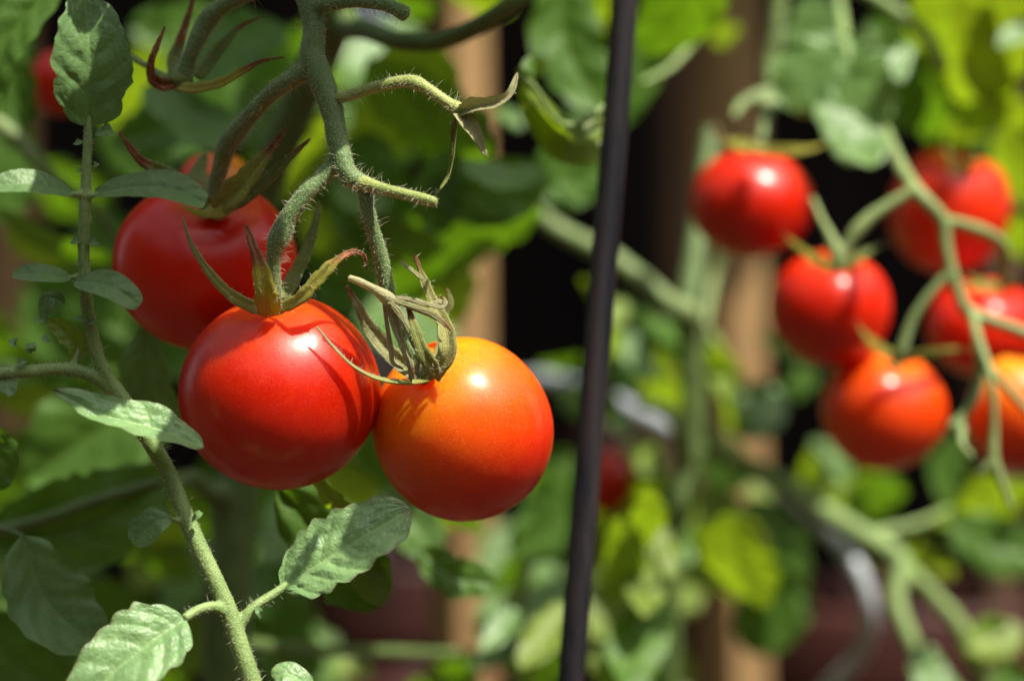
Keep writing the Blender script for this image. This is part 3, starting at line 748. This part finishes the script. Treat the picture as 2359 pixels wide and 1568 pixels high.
for (x, y, s_, dx, dy) in [(222, 305, 20, 36, -6), (190, 325, 9, -18, 4), (185, 553, 11, -20, 2), (203, 558, 13, 20, -2), (206, 745, 10, 16, -10), (200, 738, 7, -26, -6), (188, 386, 6, -8, 6), (212, 384, 8, 12, -8),
                           (441, 1200, 9, 22, -22), (590, 1395, 9, 14, 26), (100, 740, 9, -18, -6), (118, 790, 9, -20, -16), (72, 815, 12, -2, -24), (40, 800, 12, -12, -20), (60, 830, 9, -18, 4)]:
    leaf('leaf_bud', [(x, y, .549), (x + dx * .5, y + dy * .5, .547), (x + dx, y + dy, .548)], s_, (0.1, -0.9, 0.4), M_LEAF_F, lf, a=.5, bb=.4, ser=.08, fold=.3, nv=7, nu=14, seed=int(x))
leaf('leaflet', [(172, 848, .551), (178, 800, .551), (150, 765, .551), (112, 735, .551)], 28, (0.3, -0.8, -0.2), M_LEAF_Y, lf, a=.5, bb=.6, ser=.2, nt=9, fold=.35, quilt=.15, nv=14, nu=40, seed=19)

# ------------------------------------------------------------------ plant behind on the left
lp = empty('tomato_plant', Vector((P(560, 1000, .69).x, .69, 0))); tag(lp, 'leafy tomato plant with a thick stem behind the three front tomatoes', 'plant')
fused('main_stem', [
    [(880, -500, .66, 46), (800, -60, .665, 46), (755, 80, .67, 46), (700, 210, .675, 44), (650, 330, .68, 44), (600, 450, .685, 46), (560, 650, .69, 48), (550, 850, .69, 50), (545, 1100, .69, 54), (535, 1350, .69, 52), (520, 1700, .69, 56), (520, 6000, .69, 60)],
    [(780, 60, .668, 34), (840, 68, .655, 26), (910, 92, .645, 24), (1000, 98, .64, 24), (1090, 66, .635, 24), (1170, 15, .63, 24), (1260, -70, .63, 25), (1400, -300, .62, 25)],
    [(545, 1110, .69, 40), (500, 1140, .685, 26), (440, 1100, .68, 22), (380, 1130, .66, 20)],
    [(545, 1080, .69, 30), (600, 1060, .70, 20), (680, 1000, .71, 16)],
    [(540, 1480, .69, 20), (700, 1495, .72, 17), (860, 1500, .74, 16), (1060, 1505, .76, 14)],
], M_STEM_D, lp, voxel=0.0009, sm=6)
fused('side_stem', [[(-40, 1232, .642, 16), (100, 1195, .642, 17), (230, 1150, .642, 16), (370, 1108, .645, 13)]], M_STEM_D, lp, voxel=0.0006)
fused('side_stem', [[(-10, 1215, .61, 9), (40, 1228, .602, 8), (80, 1262, .60, 6)]], M_STEM_D, lp, voxel=0.0006)
fused('side_stem', [[(-40, 260, .70, 22), (40, 320, .70, 20), (110, 400, .70, 18), (200, 470, .71, 14), (280, 560, .72, 12)]], M_STEM_B, lp, voxel=0.0007)
fused('side_stem', [[(270, 110, .60, 8), (310, 135, .595, 10), (360, 165, .59, 10), (400, 185, .583, 10)]], M_STEM_B, lp, voxel=0.0007)

def bl(parent, x0, y0, x1, y1, d, hw, mode, mat, seed, bend=0.12, dd=0.0, **kw):
    rg = random.Random(seed * 7 + 1)
    nrm = {'lit': (0.15, -0.68, 0.72), 'glow': (0.28, 0.52, 0.80), 'dim': (-0.25, -0.95, 0.05), 'face': (0.0, -1.0, 0.12), 'front': (0.15, -0.9, 0.42), 'top': (0.2, -0.3, 0.93), 'under': (-0.1, 0.9, 0.1), 'left': (-0.6, -0.6, 0.4), 'right': (0.7, -0.5, 0.5)}[mode]
    nrm = Vector(nrm) + Vector((rg.uniform(-.15, .15), rg.uniform(-.12, .12), rg.uniform(-.12, .12)))
    if mode in ('lit', 'glow'):                     # lay the blade in the plane its normal asks for
        e_ = P(x1, y1, d) - P(x0, y0, d)
        dd = max(-0.055, min(0.055, -0.85 * (nrm.x * e_.x + nrm.z * e_.z) / nrm.y))
        d -= dd / 2
    mxx, my = (x0 + x1) / 2 - (y1 - y0) * bend * rg.choice((-1, 1)), (y0 + y1) / 2 + (x1 - x0) * bend
    k = dict(a=.5, bb=.62, ser=.12, nt=6, fold=rg.uniform(.08, .25), quilt=.10, nv=12, nu=32, seed=seed, wave=.12)
    k.update(kw)
    return leaf('leaf', [(x0, y0, d), (mxx, my, d + dd * .4), (x1, y1, d + dd)], hw, nrm, mat, parent, **k)

M, Y, Ff, Ll = M_LEAF_M, M_LEAF_Y, M_LEAF_B, M_LEAF_L
LEFT = [  # x0 y0 x1 y1 d hw mode mat
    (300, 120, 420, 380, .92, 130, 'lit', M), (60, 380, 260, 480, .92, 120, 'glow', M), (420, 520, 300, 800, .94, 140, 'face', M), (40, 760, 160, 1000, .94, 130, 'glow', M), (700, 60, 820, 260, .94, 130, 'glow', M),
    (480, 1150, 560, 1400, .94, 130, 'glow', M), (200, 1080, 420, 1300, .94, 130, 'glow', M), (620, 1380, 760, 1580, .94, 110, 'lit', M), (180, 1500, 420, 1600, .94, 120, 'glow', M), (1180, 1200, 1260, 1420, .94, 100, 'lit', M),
    (880, 640, 1020, 820, .90, 110, 'lit', M), (950, 60, 860, 260, .90, 90, 'lit', Ff),
    (-40, 130, 80, 420, .80, 70, 'dim', M), (60, 330, -30, 520, .78, 60, 'face', M), (-60, 700, 90, 860, .80, 60, 'glow', M), (90, 1000, -60, 1240, .80, 70, 'glow', M), (-60, 1380, 160, 1330, .72, 60, 'face', M),
    (150, -60, -30, 290, .61, 62, 'dim', M), (60, -80, 60, 300, .70, 70, 'dim', M),
    (330, 200, 560, 330, .70, 85, 'lit', Ff), (660, 60, 460, 200, .71, 85, 'lit', M), (260, 330, 420, 240, .73, 70, 'face', M),
    (560, 190, 690, 330, .74, 60, 'face', Ff), (300, 60, 520, 30, .80, 70, 'dim', M), (240, 180, 330, 420, .82, 90, 'dim', M),
    (560, 340, 700, 480, .76, 70, 'glow', M), (740, 260, 600, 500, .74, 60, 'glow', Y), (380, 120, 250, 300, .78, 60, 'glow', Y),
    (850, 130, 1060, 420, .72, 130, 'glow', M), (1000, 100, 820, 380, .75, 110, 'glow', Y), (850, 300, 900, 560, .74, 110, 'face', M),
    (770, 420, 900, 470, .71, 60, 'lit', Ff), (1060, 350, 1010, 540, .70, 60, 'face', M), (980, 430, 1260, 400, .70, 80, 'face', M),
    (1060, 380, 1250, 400, .69, 40, 'lit', Ff), (1020, 560, 760, 640, .74, 90, 'glow', M), (1240, 470, 900, 700, .76, 110, 'glow', M),
    (1060, 560, 1020, 760, .78, 80, 'glow', Y), (900, 560, 760, 720, .80, 90, 'face', M), (700, 470, 780, 680, .80, 70, 'glow', Y),
    (-20, 480, 260, 610, .70, 65, 'glow', M), (40, 500, 140, 620, .74, 60, 'glow', Y), (260, 480, 200, 700, .76, 60, 'dim', M), (300, 520, 180, 860, .80, 90, 'dim', M),
    (340, 745, 410, 1010, .605, 68, 'dim', Ff), (40, 840, 230, 980, .74, 70, 'face', M), (-20, 930, 120, 900, .72, 60, 'glow', Y), (230, 760, 300, 900, .74, 70, 'dim', M),
    (400, 930, 60, 1110, .70, 140, 'face', M), (-40, 1225, 390, 1090, .645, 112, 'dim', M), (-60, 960, -5, 1130, .58, 62, 'dim', M),
    (50, 1232, 232, 1500, .583, 98, 'front', M_LEAF_F), (-60, 1400, 200, 1600, .64, 120, 'dim', M), (60, 1300, 380, 1480, .78, 130, 'dim', M), (260, 1180, 420, 1340, .76, 90, 'glow', M),
    (640, 1120, 880, 1395, .60, 92, 'dim', M), (720, 1095, 850, 1200, .585, 38, 'glow', Y), (840, 1200, 882, 1395, .590, 45, 'under', M),
    (965, 1262, 1142, 1345, .66, 48, 'face', M), (880, 1120, 1000, 1280, .70, 60, 'face', Ff), (640, 1140, 620, 1300, .72, 50, 'lit', Ff),
    (760, 1050, 900, 1180, .74, 70, 'glow', Y), (1120, 1230, 960, 1150, .74, 60, 'glow', M), (1180, 1280, 1320, 1080, .76, 80, 'face', M), (1180, 1080, 1320, 1160, .78, 60, 'glow', M),
    (300, 1290, 350, 1360, .80, 38, 'lit', Y), (420, 1160, 330, 1250, .74, 70, 'glow', Y), (470, 1240, 380, 1420, .78, 60, 'lit', M), (560, 1180, 620, 1420, .80, 50, 'lit', M), (400, 1300, 440, 1370, .82, 36, 'lit', M), (600, 1280, 640, 1500, .80, 80, 'face', M), (700, 1450, 640, 1600, .78, 60, 'face', M),
    (620, 1320, 560, 1400, .80, 36, 'lit', Y), (600, 1560, 780, 1500, .80, 40, 'lit', M), (860, 1560, 720, 1530, .82, 40, 'lit', Y), (480, 1420, 420, 1560, .76, 60, 'glow', M),
    (940, 1620, 1080, 1520, .80, 60, 'glow', M), (300, 1560, 380, 1400, .84, 80, 'glow', M), (440, 1100, 360, 1260, .80, 80, 'glow', M),
    (1020, -40, 1180, 30, .80, 60, 'glow', Y), (880, -30, 1000, 40, .80, 50, 'glow', M), (520, 640, 360, 860, .82, 120, 'dim', M), (480, 1040, 620, 1260, .84, 120, 'dim', M),
    (680, 1200, 560, 1080, .86, 90, 'face', M), (60, 640, 300, 760, .84, 110, 'dim', M), (-40, 1080, 200, 1300, .84, 150, 'dim', M), (200, 980, 60, 780, .86, 90, 'face', M),
    (980, 1230, 1080, 1080, .84, 70, 'glow', Y), (720, 800, 900, 1150, .86, 160, 'face', M), (900, 420, 760, 220, .86, 120, 'face', M), (460, 60, 620, 300, .90, 140, 'dim', M),
]
for i, q in enumerate(LEFT):
    bl(lp, *q[:8], seed=i + 40)

# ------------------------------------------------------------------ plant behind on the right
rp = empty('tomato_plant', Vector((P(1590, 1000, .86).x, .86, 0))); tag(rp, 'blurred tomato plant with pale forking stems right of the dark stake', 'plant')
fused('main_stem', [
    [(1640, 300, .83, 20), (1605, 560, .81, 25), (1588, 720, .80, 34), (1590, 800, .80, 27), (1594, 980, .80, 27), (1584, 1090, .80, 27), (1558, 1210, .80, 25), (1540, 1500, .82, 28), (1540, 5000, .86, 34)],
], M_STEM_D, rp, voxel=0.0008, sm=6)
fused('side_stem', [
    [(1200, 460, .80, 20), (1290, 530, .80, 22), (1420, 600, .795, 24), (1530, 690, .79, 27), (1580, 722, .788, 36), (1600, 735, .79, 26)],
], M_STEM_B, rp, voxel=0.0008, sm=6)
fused('side_stem', [
    [(1670, 560, .82, 12), (1645, 640, .82, 13), (1622, 760, .81, 15), (1614, 900, .81, 18), (1640, 1015, .815, 21), (1700, 1060, .82, 21)],
], M_STEM_T, rp, voxel=0.0008, sm=6)
fused('side_stem', [
    [(1470, 925, .79, 14), (1540, 950, .785, 18), (1572, 1000, .785, 19), (1580, 1080, .79, 18)],
], M_STEM_P, rp, voxel=0.0008, sm=6)
fused('side_stem', [
    [(1600, 1030, .85, 22), (1700, 1062, .84, 22), (1800, 1110, .835, 22), (1880, 1165, .83, 25), (1990, 1235, .825, 27), (2075, 1295, .82, 27), (2062, 1380, .815, 22), (2100, 1480, .81, 20), (2150, 1600, .81, 22)],
    [(2080, 1300, .82, 20), (2150, 1370, .82, 19), (2215, 1450, .82, 20), (2280, 1600, .82, 22)],
    [(1990, 1235, .825, 16), (2100, 1210, .83, 12), (2200, 1170, .84, 9)],
], M_STEM_P, rp, voxel=0.0008, sm=6)
fused('side_stem', [
    [(1800, -60, .76, 20), (1788, 60, .76, 20), (1775, 170, .76, 22), (1810, 215, .755, 26), (1840, 225, .75, 20)], [(1840, 215, .75, 18), (1770, 215, .75, 18), (1710, 240, .745, 14), (1690, 270, .74, 9)],
    [(1770, 230, .75, 20), (1765, 270, .745, 16), (1750, 330, .74, 10)],
], M_STEM_B, rp, voxel=0.0007)
fused('side_stem', [[(1920, -60, .78, 14), (2040, 10, .77, 16), (2130, 80, .77, 17), (2180, 160, .77, 13)], [(1930, -30, .78, 10), (1938, 40, .76, 14), (1945, 100, .75, 16), (1955, 170, .745, 8)]], M_STEM_P, rp, voxel=0.0007)
fused('side_stem', [[(1480, 190, .74, 9), (1550, 150, .75, 10), (1620, 60, .76, 10), (1640, -40, .76, 10)]], M_STEM_P, rp, voxel=0.0007)
RIGHT = [
    (1440, 760, 1520, 880, .82, 34, 'lit', Ff), (1430, 690, 1390, 760, .83, 30, 'lit', Y), (1600, 1150, 1470, 1340, .89, 40, 'lit', Y), (1480, 1320, 1400, 1440, .89, 36, 'lit', Ff), (1560, 1200, 1590, 1300, .80, 30, 'lit', Ff),
    (1770, 880, 1690, 960, .82, 30, 'lit', Ff), (1640, 760, 1700, 940, .82, 30, 'lit', Y), (1700, 1080, 1760, 1160, .89, 34, 'lit', Y), (1690, 1200, 1780, 1330, .89, 52, 'lit', Y), (1900, 1030, 1960, 1160, .89, 34, 'lit', Y), (2040, 1120, 1980, 1190, .89, 30, 'lit', M),
    (1090, 1540, 1180, 1440, .79, 34, 'lit', Ff), (1240, 1480, 1330, 1380, .77, 36, 'lit', Ff), (1150, 1450, 1180, 1350, .79, 26, 'lit', Y), (1420, 1560, 1500, 1470, .80, 34, 'lit', Ff),
    (1300, -80, 1390, 260, .72, 85, 'face', M), (1400, -60, 1330, 200, .75, 60, 'glow', Y), (1255, 130, 1200, 200, .70, 16, 'glow', Y),
    (1620, -60, 1480, 130, .72, 95, 'glow', M), (1200, 300, 1140, 250, .78, 22, 'lit', M), (1390, 330, 1230, 290, .70, 45, 'face', M), (1390, 300, 1240, 440, .72, 50, 'face', M),
    (1200, 300, 1140, 250, .78, 22, 'lit', M), (1480, 60, 1410, 300, .76, 60, 'dim', M), (1240, 420, 1400, 380, .76, 60, 'dim', M),
    (1840, 100, 2060, 200, .75, 100, 'face', Ff), (1950, 120, 1830, 260, .74, 90, 'face', Ff), (2070, 120, 1960, 380, .745, 80, 'face', Ff), (1880, 235, 2010, 385, .73, 70, 'lit', Ff), (2100, 100, 2070, 190, .74, 26, 'lit', Ff),
    (1870, -20, 1830, 150, .80, 60, 'face', Ff), (2080, 60, 2110, 300, .79, 70, 'dim', M),
    (2210, -80, 2290, 300, .78, 120, 'glow', Y), (2400, -40, 2290, 220, .77, 80, 'glow', Y), (2170, 60, 2140, 330, .80, 70, 'glow', M), (2400, 260, 2180, 330, .80, 60, 'glow', Y), (2350, 280, 2370, 480, .82, 60, 'glow', Y),
    (2250, 320, 2330, 400, .84, 70, 'dim', M), (2420, 60, 2300, 110, .75, 30, 'lit', Ff), (1700, 60, 1650, 110, .86, 26, 'glow', Y),
    (2000, 40, 2140, 150, .82, 70, 'face', M), (2360, 600, 2340, 480, .84, 46, 'glow', Y),
    (1500, 780, 1440, 900, .84, 44, 'lit', M), (1410, 700, 1470, 860, .86, 46, 'glow', Y), (1340, 640, 1390, 720, .80, 24, 'glow', Y), (1520, 800, 1550, 960, .90, 50, 'glow', Y), (1240, 840, 1340, 820, .84, 22, 'glow', M),
    (1630, 780, 1690, 1000, .83, 44, 'glow', Y), (1700, 1010, 1790, 890, .84, 46, 'lit', Ff), (1880, 850, 1830, 920, .86, 34, 'face', M), (1650, 820, 1620, 1010, .82, 26, 'lit', Y),
    (1430, 960, 1290, 920, .86, 50, 'face', Ff), (1450, 1010, 1420, 960, .82, 26, 'lit', Ff), (1530, 1120, 1480, 1010, .84, 44, 'lit', Y),
    (1560, 1110, 1420, 1300, .84, 75, 'glow', Y), (1500, 1050, 1440, 1230, .86, 50, 'glow', M), (1620, 1120, 1680, 1240, .84, 60, 'lit', Y),
    (1560, 1210, 1500, 1460, .88, 80, 'lit', Y), (1400, 1180, 1420, 1420, .86, 80, 'glow', Y), (1560, 1260, 1400, 1540, .82, 90, 'lit', Y), (1430, 1400, 1540, 1620, .90, 85, 'lit', Y), (1380, 1500, 1480, 1640, .82, 50, 'lit', Ff),
    (1700, 1160, 1740, 1420, .89, 110, 'glow', Y), (1720, 1150, 1850, 1280, .83, 60, 'lit', M), (1800, 1300, 1720, 1500, .86, 85, 'face', M), (1850, 1260, 1780, 1400, .88, 70, 'face', M),
    (1860, 1170, 1900, 1020, .89, 55, 'glow', Y), (1900, 1180, 2040, 1090, .89, 60, 'glow', Y), (2060, 1100, 1960, 1200, .85, 60, 'glow', M), (1960, 1220, 2180, 1290, .93, 42, 'glow', Y), (1870, 1010, 1950, 1120, .84, 36, 'lit', M),
    (2150, 1210, 2380, 1110, .84, 60, 'glow', Y), (2180, 1190, 2400, 1270, .83, 70, 'face', M), (2210, 1000, 2190, 1160, .86, 44, 'face', M), (2120, 1240, 2190, 1330, .86, 36, 'glow', Y),
    (2230, 1500, 2350, 1440, .80, 55, 'lit', Y), (2230, 1520, 2300, 1420, .81, 50, 'glow', M), (2120, 1480, 2220, 1640, .79, 50, 'lit', Ff), (2300, 1520, 2400, 1600, .82, 44, 'face', M),
    (1300, 1400, 1180, 1560, .80, 60, 'lit', Y), (1200, 1360, 1110, 1480, .80, 40, 'lit', M), (1110, 1500, 1060, 1590, .80, 40, 'lit', M), (1290, 1330, 1220, 1440, .78, 50, 'lit', Ff), (1190, 1590, 1320, 1480, .82, 55, 'glow', M), (1260, 1560, 1330, 1640, .82, 50, 'face', M),
    (1120, 1400, 1200, 1260, .84, 40, 'glow', M), (1620, 1000, 1700, 1130, .88, 60, 'dim', M), (1320, 1040, 1250, 1200, .84, 60, 'face', M),
    (1560, 1215, 1480, 1420, .735, 62, 'lit', Y), (1430, 1190, 1400, 1400, .73, 50, 'glow', Y), (1540, 1400, 1440, 1590, .73, 70, 'lit', M), (1400, 1470, 1440, 1620, .73, 42, 'lit', Y),
    (1700, 1180, 1750, 1400, .78, 88, 'glow', Y), (1310, 1390, 1200, 1540, .73, 54, 'lit', Y), (1190, 1400, 1110, 1500, .735, 34, 'lit', Ff), (1500, 1130, 1440, 1290, .73, 42, 'glow', Y), (2330, 1110, 2200, 1180, .78, 50, 'glow', Y),
]
for i, q in enumerate(RIGHT):
    bl(rp, *q[:8], seed=i + 140)
leaf('leaf', [(1188, 160, .630), (1222, 225, .634), (1285, 300, .640), (1345, 318, .642), (1420, 285, .645)], 46, (-0.10, -0.62, 0.78), M_LEAF_Y, rp, a=.35, bb=.30, ser=.06, nt=4, fold=.35, quilt=.08, nv=16, nu=48, seed=77, wave=.16)
leaf('leaf', [(1215, 200, .640), (1215, 165, .642), (1222, 128, .644)], 18, (-0.1, -0.7, 0.7), M_LEAF_M, rp, seed=78, nv=8, nu=20)
leaf('leaf', [(1200, 185, .636), (1240, 270, .640), (1310, 345, .645), (1430, 350, .648)], 40, (-0.15, -0.85, 0.45), M_LEAF_Y, rp, a=.45, bb=.30, ser=.05, nt=4, fold=.12, quilt=.08, nv=14, nu=44, seed=79, wave=.12)
tube('leaf_stalk', [(1195, 170, .629, 4), (1235, 205, .631, 6), (1268, 262, .634, 6), (1305, 288, .637, 7), (1350, 276, .640, 7), (1400, 238, .643, 8)], M_STEM_P, rp)
tube('side_stem', [(1190, 1500, .80, 14), (1200, 1400, .79, 15), (1212, 1300, .785, 16), (1225, 1200, .78, 17)], M_STEM_P, rp)

# ------------------------------------------------------------------ right truss
tr2 = empty('fruit_truss', P(2040, 300, .745)); tag(tr2, 'pale blurred forking fruit stalk hanging among the right hand tomatoes', 'fruit stalk')
D = .70
fused('stalk', [
    [(2010, 230, .77, 12.6), (2055, 340, .73, 14.7), (2085, 400, .71, 16.8), (2120, 450, .70, 17.8), (2170, 505, .70, 16.8), (2180, 570, .70, 14.7), (2200, 650, .70, 14.7), (2230, 715, .70, 16.8), (2290, 740, .70, 14.7), (2400, 780, .70, 14.7)],
    [(2115, 430, .70, 15.7), (2060, 465, .70, 14.7), (2005, 500, .70, 15.7), (1975, 530, .70, 17.8), (1950, 570, .70, 12.6), (1932, 615, .70, 12.6)],
    [(2170, 505, .70, 13.7), (2230, 520, .705, 13.7), (2290, 545, .71, 14.7), (2315, 580, .72, 12.6), (2310, 650, .73, 11.5)],
    [(2195, 620, .70, 12.6), (2140, 680, .70, 11.5), (2100, 740, .70, 11.5), (2075, 815, .70, 13.7)],
    [(2240, 720, .70, 12.6), (2255, 800, .69, 12.6), (2255, 880, .69, 14.7), (2225, 950, .69, 12.6), (2190, 985, .69, 14.7)],
    [(2255, 780, .69, 10.5), (2282, 870, .685, 10.5), (2290, 960, .685, 10.5), (2288, 1050, .685, 13.7), (2300, 1090, .685, 12.6), (2330, 1170, .685, 8.4)],
    [(2260, 830, .69, 10.5), (2310, 880, .69, 11.5), (2380, 960, .69, 10.5)],
    [(1870, 455, .71, 8.4), (1895, 510, .705, 9.5), (1920, 560, .70, 12.6), (1930, 620, .70, 14.7)],
    [(2220, 980, .69, 10.5), (2215, 1020, .685, 10.5), (2240, 1055, .685, 9.5)], [(2285, 1060, .685, 12.6), (2255, 1095, .685, 9.5)],
], M_STEM_T, tr2, voxel=0.0006, sm=5)
def rcal(t, b, sp_):
    c_ = calyx(t, b, 20, (0, -0.4, 0.9))
    for (pts, w_, kw) in sp_:
        sepal([(x, y, b[2] + dz) for (x, y, dz) in pts], w_, c_, **kw)
rcal(rt[1], (1750, 345, .722), [([(1740, 345, 0), (1700, 335, -.006), (1660, 318, -.008), (1640, 280, -.008)], 15, dict(yellow=(.7, .5), brown=.5)), ([(1760, 348, 0), (1820, 348, -.006), (1870, 342, -.006), (1905, 330, -.004)], 14, dict(yellow=(.7, .7), brown=1.5)), ([(1750, 345, 0), (1720, 330, -.01), (1700, 315, -.01)], 14, dict(yellow=(.6, .4), brown=1.5))])
rcal(rt[2], (1928, 618, .708), [([(1925, 620, 0), (1880, 600, -.006), (1840, 570, -.01), (1803, 538, -.012)], 16, dict(yellow=(.8, .9), brown=.85)), ([(1935, 620, 0), (1980, 590, 0), (2040, 560, .005)], 15, dict(brown=.9)), ([(1925, 622, 0), (1918, 590, -.006), (1900, 560, -.01)], 14, dict(yellow=(.3, .5), brown=1.5))])
rcal(rt[3], (2205, 395, .755), [([(2205, 395, 0), (2190, 365, -.006), (2175, 335, -.006)], 15, dict(yellow=(.6, .5), brown=.8)), ([(2210, 398, 0), (2235, 380, -.006), (2255, 370, -.006)], 14, dict(yellow=(.4, .5), brown=.9))])
rcal(rt[4], (2290, 665, .745), [([(2290, 665, 0), (2250, 650, -.006), (2215, 620, -.01)], 13, dict(yellow=(.6, .5), brown=.7)), ([(2290, 668, 0), (2330, 655, -.004), (2370, 630, -.01)], 13, dict(brown=.7)), ([(2285, 668, 0), (2250, 662, -.01), (2200, 665, -.014)], 11, dict(yellow=(.5, .6), brown=1.5))])
rcal(rt[5], (2072, 828, .708), [([(2070, 828, 0), (2030, 805, -.008), (1995, 775, -.01), (1970, 735, -.01)], 15, dict(yellow=(.8, .7), brown=.8)), ([(2078, 828, 0), (2130, 815, -.006), (2190, 805, -.01), (2245, 805, -.01)], 13, dict(yellow=(.5, .5), brown=1.5)), ([(2072, 828, 0), (2060, 850, -.004), (2040, 835, -.01)], 12, dict(brown=1.5))])

# ------------------------------------------------------------------ unseen foliage added above the view to cast the dappled shade
ub = empty('shade_branch', P(560, -520, .61)); tag(ub, 'unseen leafy branch added above the view, its leaves placed to cast shade', 'branch')
tube('branch_stem', [(560, -520, .61, 34), (700, -900, .62, 30), (1000, -1300, .63, 24), (1400, -1700, .64, 14)], M_STEM_D, ub)
def shade_leaf(px, py, d, t, size, seed, asp=0.55, turn=0.0, mat=M_LEAF_M, parent=None):
    parent = parent or ub
    """an added leaf above the view, placed so its shadow falls on the point (px,py,d)"""
    c = P(px, py, d) + SUN * t
    rg = random.Random(seed)
    a_ = Vector((1, 0, 0)); a_ = (a_ - SUN * a_.dot(SUN)).normalized(); b_ = SUN.cross(a_)
    dr = a_ * math.cos(turn) + b_ * math.sin(turn)
    p0, p1 = c - dr * size / 2, c + dr * size / 2
    def inv(p): return ((p.x / (K * p.y)) + 1179.5, 784 - (p.z - CAM_H) / (K * p.y), p.y)
    n = (SUN + Vector((rg.uniform(-.2, .2), rg.uniform(-.2, .2), 0))).normalized()
    q = [inv(p0), inv(c + n * size * 0.06), inv(p1)]
    leaf('leaf', q, size * asp / 2 / (K * q[1][2]) * 1.6, n, mat, parent, ser=.14, nt=6, fold=.12, nv=10, nu=26, seed=seed)
SHADE = [
    (420, 500, .590, .11, .034, .8, 0.2), (500, 560, .590, .10, .026, .8, 0.9), (370, 640, .590, .13, .030, .8, -0.3), (330, 720, .596, .14, .026, .8, 0.3),
    (720, 60, .565, .05, .026, .8, 1.2), (765, 240, .562, .06, .018, .6, 1.5), (560, 60, .575, .07, .034, .8, 0.2), (590, 260, .570, .06, .016, .7, 0.9), (440, 120, .58, .06, .030, .8, 0.2),
    (270, 110, .546, .05, .009, .6, 1.3), (190, 20, .546, .05, .008, .7, 0.0), (250, 230, .546, .06, .010, .6, 1.2), (120, 470, .546, .08, .010, .6, 0.0), (300, 470, .545, .09, .014, .5, 0.1), (150, 640, .548, .10, .024, .9, 0.3), (280, 700, .546, .10, .016, .8, 0.3),
    (170, 850, .55, .11, .022, .7, 0.5), (385, 1110, .552, .14, .009, .8, 0.5), (350, 1220, .55, .15, .012, .8, 0.2),
    (880, 1225, .553, .15, .014, .8, 0.3), (700, 1290, .553, .13, .006, .25, 1.3), (240, 1460, .583, .19, .010, .8, 0.4),
]
for i, q in enumerate(SHADE):
    shade_leaf(q[0], q[1], q[2], q[3], q[4], 300 + i, q[5], q[6])
# larger added leaves shading the background, posts, stems and the tomato behind the stake
for i, (px, py, d, t, s_) in enumerate([(60, 1180, .66, .22, .045), (150, 700, .74, .20, .07), (450, 900, .80, .22, .06), (60, 150, .66, .10, .05), (900, 300, .74, .14, .035), (60, 1500, .64, .26, .06), (150, 1450, .66, .26, .09), (470, 1280, .72, .25, .035), (480, 1500, .74, .30, .06), (1392, 1100, .86, .045, .028), (1392, 1150, .86, .05, .02), (25, 600, 1.12, .20, .10), (10, 1000, 1.12, .30, .08), (60, 400, 1.12, .16, .08), (1720, 120, 1.08, .12, .07), (1560, 250, 1.28, .14, .07), (1700, 1062, .835, .035, .016), (1790, 1105, .832, .035, .018), (110, 1400, .583, .20, .022), (1850, 1155, .832, .04, .010)]):
    shade_leaf(px, py, d, t, s_, 400 + i, 0.8, i * 0.9)
